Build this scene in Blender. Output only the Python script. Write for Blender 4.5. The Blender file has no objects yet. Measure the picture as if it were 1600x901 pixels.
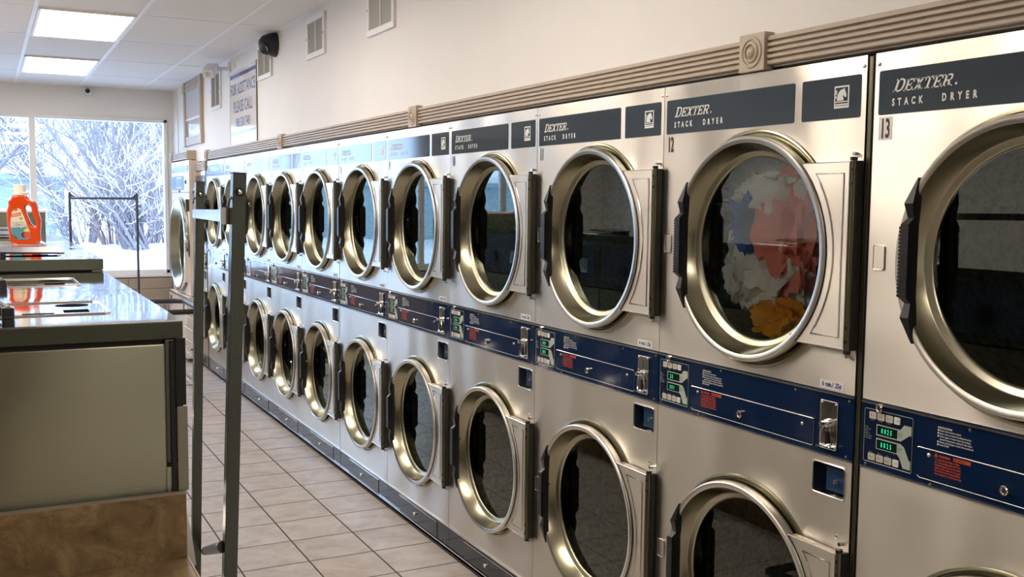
import bpy, bmesh, math, random
from mathutils import Vector, Matrix
PI = math.pi
scene = bpy.context.scene
col = scene.collection

# ------------------------------------------------------------------ camera, world, exposure
YAW, PITCH, ROLL, FPX = 0.47985628, -0.0851495, 0.00977979, 1580.99
fw = Vector((math.sin(YAW) * math.cos(PITCH), math.cos(YAW) * math.cos(PITCH), math.sin(PITCH)))
rt = Vector((math.cos(YAW), -math.sin(YAW), 0)); up = rt.cross(fw)
r2 = rt * math.cos(ROLL) + up * math.sin(ROLL); u2 = -rt * math.sin(ROLL) + up * math.cos(ROLL)
cd = bpy.data.cameras.new('camera'); cam = bpy.data.objects.new('camera', cd); col.objects.link(cam)
cam.matrix_world = Matrix(((r2.x, u2.x, -fw.x, -1.84602), (r2.y, u2.y, -fw.y, -4.15227), (r2.z, u2.z, -fw.z, 1.62367), (0, 0, 0, 1)))
cd.sensor_width = 36; cd.lens = FPX * 36 / 1600; cd.clip_start = 0.05; cd.clip_end = 300
scene.camera = cam
scene.view_settings.view_transform = 'Standard'; scene.view_settings.look = 'None'
scene.view_settings.gamma = 1; scene.view_settings.use_curve_mapping = False
scene.view_settings.exposure = 1.17

world = bpy.data.worlds.new('overcast winter sky'); scene.world = world; world.use_nodes = True
bg = world.node_tree.nodes['Background']; bg.inputs[0].default_value = (0.50, 0.69, 1.0, 1); bg.inputs[1].default_value = 3.1
LAMP_COLOR = (1.0, 0.88, 0.76); LAMP_STRENGTH = 6.2

# ------------------------------------------------------------------ materials
def new_mat(name):
    m = bpy.data.materials.new(name); m.use_nodes = True
    return m, m.node_tree, m.node_tree.nodes['Principled BSDF']
def mat(name, c, rough=0.5, metal=0.0, coat=0.0, emis=None, es=0.0, aniso=0.0, spec=0.5, noise=0.0, nscale=20, bump=0.0, bscale=60, stretch=(1, 1, 1)):
    m, nt, b = new_mat(name)
    b.inputs['Base Color'].default_value = (*c, 1); b.inputs['Roughness'].default_value = rough
    b.inputs['Metallic'].default_value = metal; b.inputs['Coat Weight'].default_value = coat
    b.inputs['Coat Roughness'].default_value = 0.03; b.inputs['Specular IOR Level'].default_value = spec
    if emis: b.inputs['Emission Color'].default_value = (*emis, 1); b.inputs['Emission Strength'].default_value = es
    N = nt.nodes; L = nt.links
    if noise or bump:
        tc = N.new('ShaderNodeTexCoord'); mp = N.new('ShaderNodeMapping'); mp.inputs['Scale'].default_value = stretch
        L.new(tc.outputs['Object'], mp.inputs['Vector'])
    if noise:
        t = N.new('ShaderNodeTexNoise'); t.inputs['Scale'].default_value = nscale; t.inputs['Detail'].default_value = 5
        L.new(mp.outputs[0], t.inputs['Vector'])
        r = N.new('ShaderNodeValToRGB')
        r.color_ramp.elements[0].position = 0.3; r.color_ramp.elements[1].position = 0.7
        r.color_ramp.elements[0].color = (*[max(0, v * (1 - noise)) for v in c], 1)
        r.color_ramp.elements[1].color = (*[min(1, v * (1 + noise)) for v in c], 1)
        L.new(t.outputs['Fac'], r.inputs[0]); L.new(r.outputs[0], b.inputs['Base Color'])
    if bump:
        t2 = N.new('ShaderNodeTexNoise'); t2.inputs['Scale'].default_value = bscale; t2.inputs['Detail'].default_value = 4
        L.new(mp.outputs[0], t2.inputs['Vector'])
        bp = N.new('ShaderNodeBump'); bp.inputs['Strength'].default_value = bump; bp.inputs['Distance'].default_value = 0.01
        L.new(t2.outputs['Fac'], bp.inputs['Height']); L.new(bp.outputs[0], b.inputs['Normal'])
    if aniso:
        b.inputs['Anisotropic'].default_value = aniso; b.inputs['Anisotropic Rotation'].default_value = 0.25
        tg = N.new('ShaderNodeTangent'); tg.direction_type = 'RADIAL'; tg.axis = 'Z'
        L.new(tg.outputs[0], b.inputs['Tangent'])
    return m

def steel_mat(name, c, rough, aniso=0.6, wave=0.05, smudge=0.06):
    # brushed stainless sheet: slow waviness of the sheet, streaky roughness
    m, nt, b = new_mat(name); N = nt.nodes; L = nt.links
    b.inputs['Metallic'].default_value = 1.0; b.inputs['Base Color'].default_value = (*c, 1)
    tc = N.new('ShaderNodeTexCoord')
    n1 = N.new('ShaderNodeTexNoise'); n1.inputs['Scale'].default_value = 2.2; n1.inputs['Detail'].default_value = 1
    L.new(tc.outputs['Object'], n1.inputs['Vector'])
    bp = N.new('ShaderNodeBump'); bp.inputs['Strength'].default_value = wave; bp.inputs['Distance'].default_value = 0.25
    L.new(n1.outputs['Fac'], bp.inputs['Height']); L.new(bp.outputs[0], b.inputs['Normal'])
    mp = N.new('ShaderNodeMapping'); mp.inputs['Scale'].default_value = (3, 3, 260)
    L.new(tc.outputs['Object'], mp.inputs['Vector'])
    n2 = N.new('ShaderNodeTexNoise'); n2.inputs['Scale'].default_value = 1.0; n2.inputs['Detail'].default_value = 3
    L.new(mp.outputs[0], n2.inputs['Vector'])
    n3 = N.new('ShaderNodeTexNoise'); n3.inputs['Scale'].default_value = 5; n3.inputs['Detail'].default_value = 6
    L.new(tc.outputs['Object'], n3.inputs['Vector'])
    a = N.new('ShaderNodeMath'); a.operation = 'MULTIPLY_ADD'; a.inputs[1].default_value = 0.06; a.inputs[2].default_value = rough - 0.03 - smudge / 2
    L.new(n2.outputs['Fac'], a.inputs[0])
    d = N.new('ShaderNodeMath'); d.operation = 'MULTIPLY_ADD'; d.inputs[1].default_value = smudge
    L.new(n3.outputs['Fac'], d.inputs[0]); L.new(a.outputs[0], d.inputs[2]); L.new(d.outputs[0], b.inputs['Roughness'])
    if aniso:
        b.inputs['Anisotropic'].default_value = aniso; b.inputs['Anisotropic Rotation'].default_value = 0.25
        tg = N.new('ShaderNodeTangent'); tg.direction_type = 'RADIAL'; tg.axis = 'Z'; L.new(tg.outputs[0], b.inputs['Tangent'])
    return m

def glass_mat(name, tint, ior=1.5, refl=(1, 1, 1)):
    m, nt, b = new_mat(name); N = nt.nodes; L = nt.links; N.remove(b)
    tr = N.new('ShaderNodeBsdfTransparent'); tr.inputs[0].default_value = (*tint, 1)
    gl = N.new('ShaderNodeBsdfGlossy'); gl.inputs['Roughness'].default_value = 0.0; gl.inputs[0].default_value = (*refl, 1)
    fr = N.new('ShaderNodeFresnel'); fr.inputs[0].default_value = ior
    mx = N.new('ShaderNodeMixShader'); L.new(fr.outputs[0], mx.inputs[0]); L.new(tr.outputs[0], mx.inputs[1]); L.new(gl.outputs[0], mx.inputs[2])
    L.new(mx.outputs[0], N['Material Output'].inputs[0])
    return m

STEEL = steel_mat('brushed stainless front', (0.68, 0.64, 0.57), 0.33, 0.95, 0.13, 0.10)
RIM = mat('door rim steel', (0.66, 0.64, 0.58), 0.30, 1.0)  # lighter than the bowl steel, painting the flat lip's brighter reflection
RIM2 = mat('inner door ring', (0.52, 0.50, 0.38), 0.34, 1.0)  # also lightened in colour for the ring's reflection
STEEL_DOOR = mat('spun stainless door', (0.37, 0.35, 0.25), 0.24, 1.0)  # olive tint paints a brassy reflection into the steel
STEEL_TOP = steel_mat('polished steel top', (0.80, 0.79, 0.80), 0.045, 0.0, 0.015, 0.0)
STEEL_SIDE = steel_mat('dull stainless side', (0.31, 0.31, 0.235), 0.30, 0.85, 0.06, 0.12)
STEEL_EDGE = steel_mat('reflection darkened folded edge', (0.11, 0.12, 0.09), 0.42, 0.0, 0.0, 0.05)  # lid sides darkened in colour to imitate a dim reflection
CHROME = mat('chrome', (0.80, 0.79, 0.77), 0.10, 1)
EDGE = mat('bright folded edge', (0.82, 0.80, 0.78), 0.16, 1)
SATIN = mat('satin grey tube', (0.13, 0.145, 0.125), 0.26, 0.85, bump=0.05, bscale=200)
PLATE = mat('slate blue sign film', (0.030, 0.046, 0.062), 0.07, 0, spec=0.75)
NAVY = mat('navy blue enamel', (0.004, 0.016, 0.056), 0.09, 0, spec=0.45, bump=0.03, bscale=6)
NAVY2 = mat('navy keypad film', (0.005, 0.013, 0.040), 0.16, 0)
POCKETBLUE = mat('blue plastic', (0.010, 0.045, 0.13), 0.35)
KICK = mat('dark blue kick enamel', (0.010, 0.020, 0.034), 0.08, 0, spec=0.5, bump=0.03, bscale=8)
BLACK = mat('black plastic', (0.012, 0.012, 0.014), 0.32, bump=0.1, bscale=400)
BLACKM = mat('black rubber', (0.02, 0.02, 0.02), 0.6)
DARK = mat('dark interior metal', (0.05, 0.05, 0.045), 0.45, 0.6)
HINGE = mat('dark hinge metal', (0.16, 0.15, 0.10), 0.30, 0.9)
DRUM = mat('perforated drum', (0.10, 0.10, 0.09), 0.4, 0.8, noise=0.5, nscale=60)
WHITEP = mat('white print', (0.75, 0.76, 0.74), 0.45)
PALEP = mat('pale grey green print', (0.42, 0.48, 0.42), 0.4)
BLACKP = mat('black print', (0.012, 0.012, 0.015), 0.4)
NAVYP = mat('navy print', (0.03, 0.04, 0.14), 0.4)
REDP = mat('red orange print', (0.50, 0.07, 0.02), 0.4)
STICKER = mat('white sticker', (0.78, 0.78, 0.80), 0.4)
CLEARST = mat('pale sticker', (0.70, 0.66, 0.60), 0.3, 0.6)
LCD = mat('display window', (0.004, 0.018, 0.010), 0.12)
LED = mat('green digits', (0.0, 0.25, 0.12), 0.4, emis=(0.03, 0.9, 0.42), es=0.55)
BTN = mat('keypad button', (0.55, 0.55, 0.48), 0.35)
GLASS = glass_mat('dryer door glass', (0.92, 0.95, 0.92), 1.9, (.86, .92, .84))
PANE = glass_mat('window glass', (0.97, 0.99, 1.0), 1.3)
WALL = mat('cream wall paint', (0.77, 0.75, 0.72), 0.55, bump=0.06, bscale=90, noise=0.015, nscale=3)
WALLB = mat('darkened back wall olive', (0.10, 0.10, 0.075), 0.7)  # unseen wall coloured dark so the washer steel reflects a dim area
WALLF = mat('cream wall paint brightened', (0.83, 0.815, 0.78), 0.6, bump=0.05, bscale=90)  # wall paint made lighter in colour where less lamp light reaches
CEIL = mat('ceiling tile', (0.76, 0.745, 0.72), 0.85, bump=0.25, bscale=160, noise=0.03, nscale=80)
TBAR = mat('white ceiling bar', (0.82, 0.81, 0.80), 0.5)
TAN = mat('taupe painted wood trim', (0.47, 0.39, 0.30), 0.42, noise=0.04, nscale=30, bump=0.05, bscale=50)
WHITEPAINT = mat('white gloss frame', (0.80, 0.80, 0.80), 0.35)
LAMPD = mat('lamp diffuser', (0.9, 0.9, 0.9), 0.5, emis=LAMP_COLOR, es=LAMP_STRENGTH)
VENTG = mat('grey vent louvres', (0.62, 0.61, 0.56), 0.8)
TANMET = mat('beige enamel metal', (0.47, 0.40, 0.32), 0.33, 0.55, noise=0.05, nscale=4)
PINKMET = mat('pale enamel metal', (0.78, 0.68, 0.60), 0.35)
WHITEMET = mat('white enamel', (0.80, 0.80, 0.82), 0.25)
FLBLUE = mat('pale blue film', (0.20, 0.34, 0.55), 0.12)

def marble():
    m, nt, b = new_mat('brown marbled laminate'); N = nt.nodes; L = nt.links
    tc = N.new('ShaderNodeTexCoord')
    n = N.new('ShaderNodeTexNoise'); n.inputs['Scale'].default_value = 13; n.inputs['Detail'].default_value = 10; n.inputs['Roughness'].default_value = 0.62; n.inputs['Distortion'].default_value = 1.0
    L.new(tc.outputs['Object'], n.inputs['Vector'])
    r = N.new('ShaderNodeValToRGB'); e = r.color_ramp.elements
    e[0].position = 0.30; e[0].color = (0.15, 0.095, 0.045, 1); e[1].position = 0.72; e[1].color = (0.50, 0.36, 0.19, 1)
    k = e.new(0.5); k.color = (0.27, 0.18, 0.09, 1)
    L.new(n.outputs['Fac'], r.inputs[0])
    v = N.new('ShaderNodeTexVoronoi'); v.feature = 'DISTANCE_TO_EDGE'; v.inputs['Scale'].default_value = 9
    n2 = N.new('ShaderNodeTexNoise'); n2.inputs['Scale'].default_value = 5; n2.inputs['Detail'].default_value = 5
    L.new(tc.outputs['Object'], n2.inputs['Vector'])
    mm = N.new('ShaderNodeVectorMath'); mm.operation = 'MULTIPLY_ADD'; mm.inputs[1].default_value = (0.5, 0.5, 0.5)
    L.new(n2.outputs['Color'], mm.inputs[0]); L.new(tc.outputs['Object'], mm.inputs[2]); L.new(mm.outputs[0], v.inputs['Vector'])
    r2_ = N.new('ShaderNodeValToRGB'); r2_.color_ramp.elements[0].position = 0.0; r2_.color_ramp.elements[1].position = 0.035
    r2_.color_ramp.elements[0].color = (0.45, 0.45, 0.45, 1); r2_.color_ramp.elements[1].color = (1, 1, 1, 1)
    L.new(v.outputs['Distance'], r2_.inputs[0])
    mx = N.new('ShaderNodeMix'); mx.data_type = 'RGBA'; mx.blend_type = 'MULTIPLY'; mx.inputs['Factor'].default_value = 0.3
    L.new(r.outputs[0], mx.inputs['A']); L.new(r2_.outputs[0], mx.inputs['B']); L.new(mx.outputs['Result'], b.inputs['Base Color'])
    b.inputs['Roughness'].default_value = 0.4
    return m
MARBLE = marble()

def tile_floor():
    m, nt, b = new_mat('stone floor tiles'); N = nt.nodes; L = nt.links
    g = N.new('ShaderNodeNewGeometry')
    s = N.new('ShaderNodeVectorMath'); s.operation = 'SUBTRACT'; s.inputs[1].default_value = (-0.2906, 1.7254, 0)
    L.new(g.outputs['Position'], s.inputs[0])
    d = N.new('ShaderNodeVectorMath'); d.operation = 'SCALE'; d.inputs['Scale'].default_value = 1 / 0.3031
    L.new(s.outputs[0], d.inputs[0])
    fl = N.new('ShaderNodeVectorMath'); fl.operation = 'FLOOR'; L.new(d.outputs[0], fl.inputs[0])
    fr = N.new('ShaderNodeVectorMath'); fr.operation = 'FRACTION'; L.new(d.outputs[0], fr.inputs[0])
    ab = N.new('ShaderNodeVectorMath'); ab.operation = 'SUBTRACT'; ab.inputs[1].default_value = (0.5, 0.5, 0.5); L.new(fr.outputs[0], ab.inputs[0])
    aa = N.new('ShaderNodeVectorMath'); aa.operation = 'ABSOLUTE'; L.new(ab.outputs[0], aa.inputs[0])
    sx = N.new('ShaderNodeSeparateXYZ'); L.new(aa.outputs[0], sx.inputs[0])
    mxm = N.new('ShaderNodeMath'); mxm.operation = 'MAXIMUM'; L.new(sx.outputs[0], mxm.inputs[0]); L.new(sx.outputs[1], mxm.inputs[1])
    gr = N.new('ShaderNodeMath'); gr.operation = 'GREATER_THAN'; gr.inputs[1].default_value = 0.487; L.new(mxm.outputs[0], gr.inputs[0])
    wn = N.new('ShaderNodeTexWhiteNoise'); wn.noise_dimensions = '2D'; L.new(fl.outputs[0], wn.inputs['Vector'])
    # every tile gets its own piece of the stone pattern
    off = N.new('ShaderNodeVectorMath'); off.operation = 'MULTIPLY_ADD'; off.inputs[1].default_value = (20, 20, 20)
    L.new(wn.outputs['Color'], off.inputs[0]); L.new(g.outputs['Position'], off.inputs[2])
    mp = N.new('ShaderNodeMapping'); mp.inputs['Scale'].default_value = (1.5, 1.9, 1); L.new(off.outputs[0], mp.inputs['Vector'])
    n = N.new('ShaderNodeTexNoise'); n.inputs['Scale'].default_value = 5; n.inputs['Detail'].default_value = 10; n.inputs['Roughness'].default_value = 0.68; n.inputs['Distortion'].default_value = 0.5
    L.new(mp.outputs[0], n.inputs['Vector'])
    r = N.new('ShaderNodeValToRGB'); e = r.color_ramp.elements
    e[0].position = 0.28; e[0].color = (0.35, 0.30, 0.27, 1); e[1].position = 0.75; e[1].color = (0.62, 0.57, 0.545, 1)
    k = e.new(0.5); k.color = (0.50, 0.45, 0.42, 1)
    L.new(n.outputs['Fac'], r.inputs[0])
    mx = N.new('ShaderNodeMix'); mx.data_type = 'RGBA'; L.new(gr.outputs[0], mx.inputs['Factor'])
    L.new(r.outputs[0], mx.inputs['A']); mx.inputs['B'].default_value = (0.055, 0.05, 0.04, 1)
    L.new(mx.outputs['Result'], b.inputs['Base Color'])
    rr = N.new('ShaderNodeMath'); rr.operation = 'MULTIPLY_ADD'; rr.inputs[1].default_value = 0.4; rr.inputs[2].default_value = 0.34
    L.new(gr.outputs[0], rr.inputs[0]); L.new(rr.outputs[0], b.inputs['Roughness'])
    h = N.new('ShaderNodeMath'); h.operation = 'MULTIPLY_ADD'; h.inputs[1].default_value = -1.5; L.new(gr.outputs[0], h.inputs[0]); L.new(n.outputs['Fac'], h.inputs[2])
    bp = N.new('ShaderNodeBump'); bp.inputs['Strength'].default_value = 0.35; bp.inputs['Distance'].default_value = 0.003
    L.new(h.outputs[0], bp.inputs['Height']); L.new(bp.outputs[0], b.inputs['Normal'])
    return m
TILE = tile_floor()

# ------------------------------------------------------------------ mesh helpers
class MB:
    """collects shapes; build() links them as ONE mesh object"""
    def __init__(s): s.v = []; s.f = []; s.m = []; s.sm = []; s.mats = []
    def mi(s, m):
        if m not in s.mats: s.mats.append(m)
        return s.mats.index(m)
    def add(s, vs, fs, m, smooth=False):
        o = len(s.v); s.v += [tuple(p) for p in vs]; k = s.mi(m)
        for f in fs: s.f.append(tuple(i + o for i in f)); s.m.append(k); s.sm.append(smooth)
        return s
    def box(s, x0, x1, y0, y1, z0, z1, m, bev=0.0):
        if bev <= 0:
            vs = [(x, y, z) for x in (x0, x1) for y in (y0, y1) for z in (z0, z1)]
            return s.add(vs, [(0, 1, 3, 2), (4, 6, 7, 5), (0, 4, 5, 1), (2, 3, 7, 6), (0, 2, 6, 4), (1, 5, 7, 3)], m)
        bm = bmesh.new(); bmesh.ops.create_cube(bm, size=1)
        for v in bm.verts: v.co = Vector(((x0 + x1) / 2 + v.co.x * (x1 - x0), (y0 + y1) / 2 + v.co.y * (y1 - y0), (z0 + z1) / 2 + v.co.z * (z1 - z0)))
        bmesh.ops.bevel(bm, geom=bm.edges[:], offset=min(bev, 0.45 * min(x1 - x0, y1 - y0, z1 - z0)), segments=2, affect='EDGES', profile=0.7)
        s.bm(bm, m); return s
    def bm(s, bm, m, smooth=False, M=None):
        bm.verts.index_update()
        s.add([(M @ v.co if M else v.co) for v in bm.verts], [[v.index for v in f.verts] for f in bm.faces], m, smooth); bm.free()
    def mesh(s, me, m, M=None, smooth=False):
        s.add([(M @ v.co if M else v.co) for v in me.vertices], [list(p.vertices) for p in me.polygons], m, smooth)
    def lathe(s, prof, c, m, axis='Y', n=64, smooth=True, caps=False, a0=0.0, a1=2 * PI):
        """prof: list of (radius, height along axis)"""
        full = abs(a1 - a0 - 2 * PI) < 1e-6; k = n if full else n + 1; vs = []
        for (r, h) in prof:
            for i in range(k):
                a = a0 + (a1 - a0) * i / n; p, q = r * math.cos(a), r * math.sin(a)
                if axis == 'Y': vs.append((c[0] + p, c[1] + h, c[2] + q))
                elif axis == 'Z': vs.append((c[0] + p, c[1] + q, c[2] + h))
                else: vs.append((c[0] + h, c[1] + p, c[2] + q))
        fs = []
        for j in range(len(prof) - 1):
            for i in range(n):
                i2 = (i + 1) % k if full else i + 1
                fs.append((j * k + i, j * k + i2, (j + 1) * k + i2, (j + 1) * k + i))
        if caps: fs.append(tuple(range(k))); fs.append(tuple((len(prof) - 1) * k + i for i in range(k)))
        return s.add(vs, fs, m, smooth)
    def cyl(s, c, r, h0, h1, m, axis='Y', n=20):
        s.lathe([(r, h0), (r, h1)], c, m, axis, n)
        k = []
        for h in (h0, h1): s.lathe([(r, h), (0.0001, h)], c, m, axis, n, smooth=False)
        return s
    def prism(s, poly, y0, y1, m):
        """polygon in X,Z extruded between y0 and y1"""
        n = len(poly); vs = [(p[0], y0, p[1]) for p in poly] + [(p[0], y1, p[1]) for p in poly]
        fs = [tuple(range(n)), tuple(range(2 * n - 1, n - 1, -1))] + [(i, (i + 1) % n, n + (i + 1) % n, n + i) for i in range(n)]
        return s.add(vs, fs, m)
    def flat(s, poly, y, m): return s.add([(p[0], y, p[1]) for p in poly], [tuple(range(len(poly)))], m)
    def rect(s, x0, x1, z0, z1, y, m): return s.flat([(x0, z0), (x1, z0), (x1, z1), (x0, z1)], y, m)
    def tube(s, pts, r, m, n=8, closed=False):
        P = [Vector(p) for p in pts]; k = len(P); vs = []
        ref = None
        for i, p in enumerate(P):
            a = P[(i - 1) % k] if (closed or i > 0) else p; b = P[(i + 1) % k] if (closed or i < k - 1) else p
            t = (b - a).normalized()
            if ref is None: ref = Vector((0, 0, 1)) if abs(t.z) < 0.9 else Vector((1, 0, 0))
            x = t.cross(ref).normalized(); y = x.cross(t).normalized(); ref = y
            rr = r[i] if isinstance(r, (list, tuple)) else r
            for j in range(n):
                an = 2 * PI * j / n; vs.append(p + x * rr * math.cos(an) + y * rr * math.sin(an))
        fs = []
        for i in range(k if closed else k - 1):
            for j in range(n): fs.append((i * n + j, i * n + (j + 1) % n, ((i + 1) % k) * n + (j + 1) % n, ((i + 1) % k) * n + j))
        if not closed: fs.append(tuple(range(n))); fs.append(tuple((k - 1) * n + j for j in range(n)))
        return s.add(vs, fs, m, True)
    def bar(s, a, b, w, d, m, roll=0.0):
        """rectangular bar between two points"""
        a = Vector(a); b = Vector(b); t = (b - a).normalized()
        ref = Vector((0, 0, 1)) if abs(t.z) < 0.9 else Vector((1, 0, 0))
        x = t.cross(ref).normalized(); y = x.cross(t).normalized()
        vs = [p + x * sx * w / 2 + y * sy * d / 2 for p in (a, b) for sx, sy in ((-1, -1), (1, -1), (1, 1), (-1, 1))]
        return s.add(vs, [(0, 1, 2, 3), (7, 6, 5, 4), (0, 4, 5, 1), (1, 5, 6, 2), (2, 6, 7, 3), (3, 7, 4, 0)], m)
    def text(s, body, x, z, size, m, y=-0.0012, align='LEFT', shear=0.0, sx=1.0, off=0.0, sp=1.0, ls=1.0):
        cu = bpy.data.curves.new('t', 'FONT'); cu.body = body; cu.size = size; cu.align_x = align; cu.shear = shear
        cu.offset = off; cu.space_character = sp; cu.space_line = ls; cu.resolution_u = 2
        ob = bpy.data.objects.new('t', cu); me = bpy.data.meshes.new_from_object(ob)
        M = Matrix.Translation((x, y, z)) @ Matrix.Rotation(PI / 2, 4, 'X') @ Matrix.Diagonal((sx, 1, 1, 1))
        s.mesh(me, m, M); bpy.data.objects.remove(ob); bpy.data.curves.remove(cu); bpy.data.meshes.remove(me)
        return s
    def build(s, name, parent=None, loc=(0, 0, 0), rot=(0, 0, 0), bevel=0.0):
        me = bpy.data.meshes.new(name); me.from_pydata([tuple(p) for p in s.v], [], s.f)
        for m in s.mats: me.materials.append(m)
        me.polygons.foreach_set('material_index', s.m); me.polygons.foreach_set('use_smooth', s.sm)
        me.update()
        o = bpy.data.objects.new(name, me); col.objects.link(o); o.location = loc; o.rotation_euler = rot
        if parent is not None: o.parent = parent
        if any(s.sm):
            bm = bmesh.new(); bm.from_mesh(me); bmesh.ops.remove_doubles(bm, verts=bm.verts, dist=1e-5)
            for e in bm.edges:
                if len(e.link_faces) == 2 and e.calc_face_angle(0) > 0.6: e.smooth = False
            bm.to_mesh(me); bm.free()
        if bevel:
            b = o.modifiers.new('bevel', 'BEVEL'); b.width = bevel; b.segments = 2; b.limit_method = 'ANGLE'
        return o

def tag(o, label=None, cat=None, group=None, kind=None):
    if label: o['label'] = label
    if cat: o['category'] = cat
    if group: o['group'] = group
    if kind: o['kind'] = kind
    return o
def thing(name, label, cat, loc, rz=0.0, group=None):
    o = bpy.data.objects.new(name, None); col.objects.link(o); o.location = loc; o.rotation_euler = (0, 0, rz)
    return tag(o, label, cat, group)
def struct(mb, name, **k): return tag(mb.build(name, **k), kind='structure')
def copy_tree(o, parent=None):
    c = o.copy(); col.objects.link(c)
    if parent is not None: c.parent = parent
    for ch in kids[o]: copy_tree(ch, c)
    return c
class Kids(dict):
    def __missing__(s, o): return [c for c in bpy.data.objects if c.parent == o]
kids = Kids()

def rrect(x0, x1, z0, z1, r, n=4):
    pts = []
    for cx, cz, a in ((x1 - r, z0 + r, -PI / 2), (x1 - r, z1 - r, 0), (x0 + r, z1 - r, PI / 2), (x0 + r, z0 + r, PI)):
        for i in range(n + 1): pts.append((cx + r * math.cos(a + PI / 2 * i / n), cz + r * math.sin(a + PI / 2 * i / n)))
    return pts
def ring_between(mb, outer, inner, y, m):
    """flat face ring between two polygons of equal count"""
    n = len(outer); mb.add([(p[0], y, p[1]) for p in outer] + [(p[0], y, p[1]) for p in inner], [(i, (i + 1) % n, n + (i + 1) % n, n + i) for i in range(n)], m)
def outline(mb, poly, y, w, m, h=0.002):
    """raised outline following a polygon"""
    cx = sum(p[0] for p in poly) / len(poly); cz = sum(p[1] for p in poly) / len(poly)
    mb.tube([(p[0], y, p[1]) for p in poly], w, m, n=6, closed=True)

def plate_with_holes(mb, x0, x1, z0, z1, y, circ, rects, m, depth=0.02):
    """rectangular front sheet pierced by one circle and optional rectangles: circle zone is a ring fan, the rest strips"""
    cx, cz, R = circ; n = 96
    # square-ish zone around the circle
    zx0, zx1, zz0, zz1 = x0, x1, max(z0, cz - R - 0.02), min(z1, cz + R + 0.02)
    outer = []; inner = []
    for i in range(n):
        a = 2 * PI * i / n; c, s_ = math.cos(a), math.sin(a)
        inner.append((cx + R * c, cz + R * s_))
        t = 1e9
        if c > 1e-9: t = min(t, (zx1 - cx) / c)
        if c < -1e-9: t = min(t, (zx0 - cx) / c)
        if s_ > 1e-9: t = min(t, (zz1 - cz) / s_)
        if s_ < -1e-9: t = min(t, (zz0 - cz) / s_)
        outer.append((cx + t * c, cz + t * s_))
    for X in (zx0, zx1):
        for Z in (zz0, zz1):      # snap nearest outer point to each corner
            j = min(range(n), key=lambda i: (outer[i][0] - X) ** 2 + (outer[i][1] - Z) ** 2); outer[j] = (X, Z)
    ring_between(mb, outer, inner, y, m)
    def strips(za, zb):
        if zb - za < 1e-4: return
        rs = [r for r in rects if r[2] >= za - 1e-6 and r[3] <= zb + 1e-6]
        if not rs: mb.rect(x0, x1, za, zb, y, m); return
        r = rs[0]
        mb.rect(x0, r[0], za, zb, y, m); mb.rect(r[1], x1, za, zb, y, m)
        mb.rect(r[0], r[1], za, r[2], y, m); mb.rect(r[0], r[1], r[3], zb, y, m)
    strips(z0, zz0); strips(zz1, z1)
    # edges folding back
    for (a, b) in (((x0, z0), (x1, z0)), ((x1, z0), (x1, z1)), ((x1, z1), (x0, z1)), ((x0, z1), (x0, z0))):
        mb.add([(a[0], y, a[1]), (b[0], y, b[1]), (b[0], y + depth, b[1]), (a[0], y + depth, a[1])], [(0, 1, 2, 3)], m)

# slab-serif italic word mark
def wordmark(mb, x, z, h, m, y):
    t = 0.15; th = 0.13; W = {'D': .86, 'E': .78, 'X': .86, 'T': .78, 'R': .86}
    def q(*p): return list(p)
    def bar(x0, x1, z0, z1): return [(x0, z0), (x1, z0), (x1, z1), (x0, z1)]
    G = {
        'D': [bar(.10, .10 + t + .04, 0, 1), bar(0, .5, 0, th), bar(0, .5, 1 - th, 1), [(.5, 1 - th), (.5, 1), (.72, .9), (.62, .80)], [(.62, .80), (.72, .9), (.84, .65), (.68, .6)],
              [(.68, .6), (.84, .65), (.84, .35), (.68, .4)], [(.68, .4), (.84, .35), (.72, .1), (.62, .2)], [(.62, .2), (.72, .1), (.5, 0), (.5, th)]],
        'E': [bar(.10, .28, 0, 1), bar(0, .74, 0, th), bar(0, .74, 1 - th, 1), bar(.28, .55, .44, .56), bar(.64, .76, 0, .30), bar(.64, .76, .70, 1), bar(.48, .57, .36, .64)],
        'X': [[(.08, 0), (.28, 0), (.78, 1), (.58, 1)], [(.58, 0), (.80, 0), (.28, 1), (.06, 1)], bar(-.02, .34, 0, .11), bar(.50, .90, 0, .11), bar(-.02, .36, .89, 1), bar(.50, .88, .89, 1)],
        'T': [bar(.30, .48, 0, 1), bar(0, .78, 1 - th, 1), bar(.18, .60, 0, .11), bar(0, .10, .68, 1), bar(.68, .78, .68, 1)],
        'R': [bar(.10, .28, 0, 1), bar(0, .55, 1 - th, 1), bar(.28, .55, .42, .54), bar(0, .38, 0, .11), [(.55, 1), (.55, 1 - th), (.62, .80), (.74, .9)], [(.74, .9), (.62, .80), (.62, .62), (.76, .58)], [(.76, .58), (.62, .62), (.55, .54), (.55, .42)],
              [(.42, .46), (.60, .46), (.80, 0), (.60, 0)], bar(.60, .92, 0, .11)]}
    cx = x
    for k, ch in enumerate('DEXTER'):
        big = 1.12 if k in (0, 5) and ch in 'D' else 1.0
        for poly in G[ch]:
            mb.flat([(cx + (p[0] + p[1] * 0.36) * h * 1.15 * big, z + p[1] * h * big) for p in poly], y, m)
        cx += (W[ch] + 0.04) * h * 1.15 * big
    mb.flat([(cx + .012 + .003 * math.cos(a), z + .004 + .003 * math.sin(a)) for a in [i * PI / 4 for i in range(8)]], y, m)
    return cx

# ------------------------------------------------------------------ THE SETTING
HT = 1.9748
XL, XR, Y0, Y1, ZC = -5.6, 0.02, -6.4, 7.62, 2.80
b = MB(); b.box(XL, 1.15, Y0, Y1 + 0.12, -0.12, 0, TILE); struct(b, 'floor')

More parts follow.
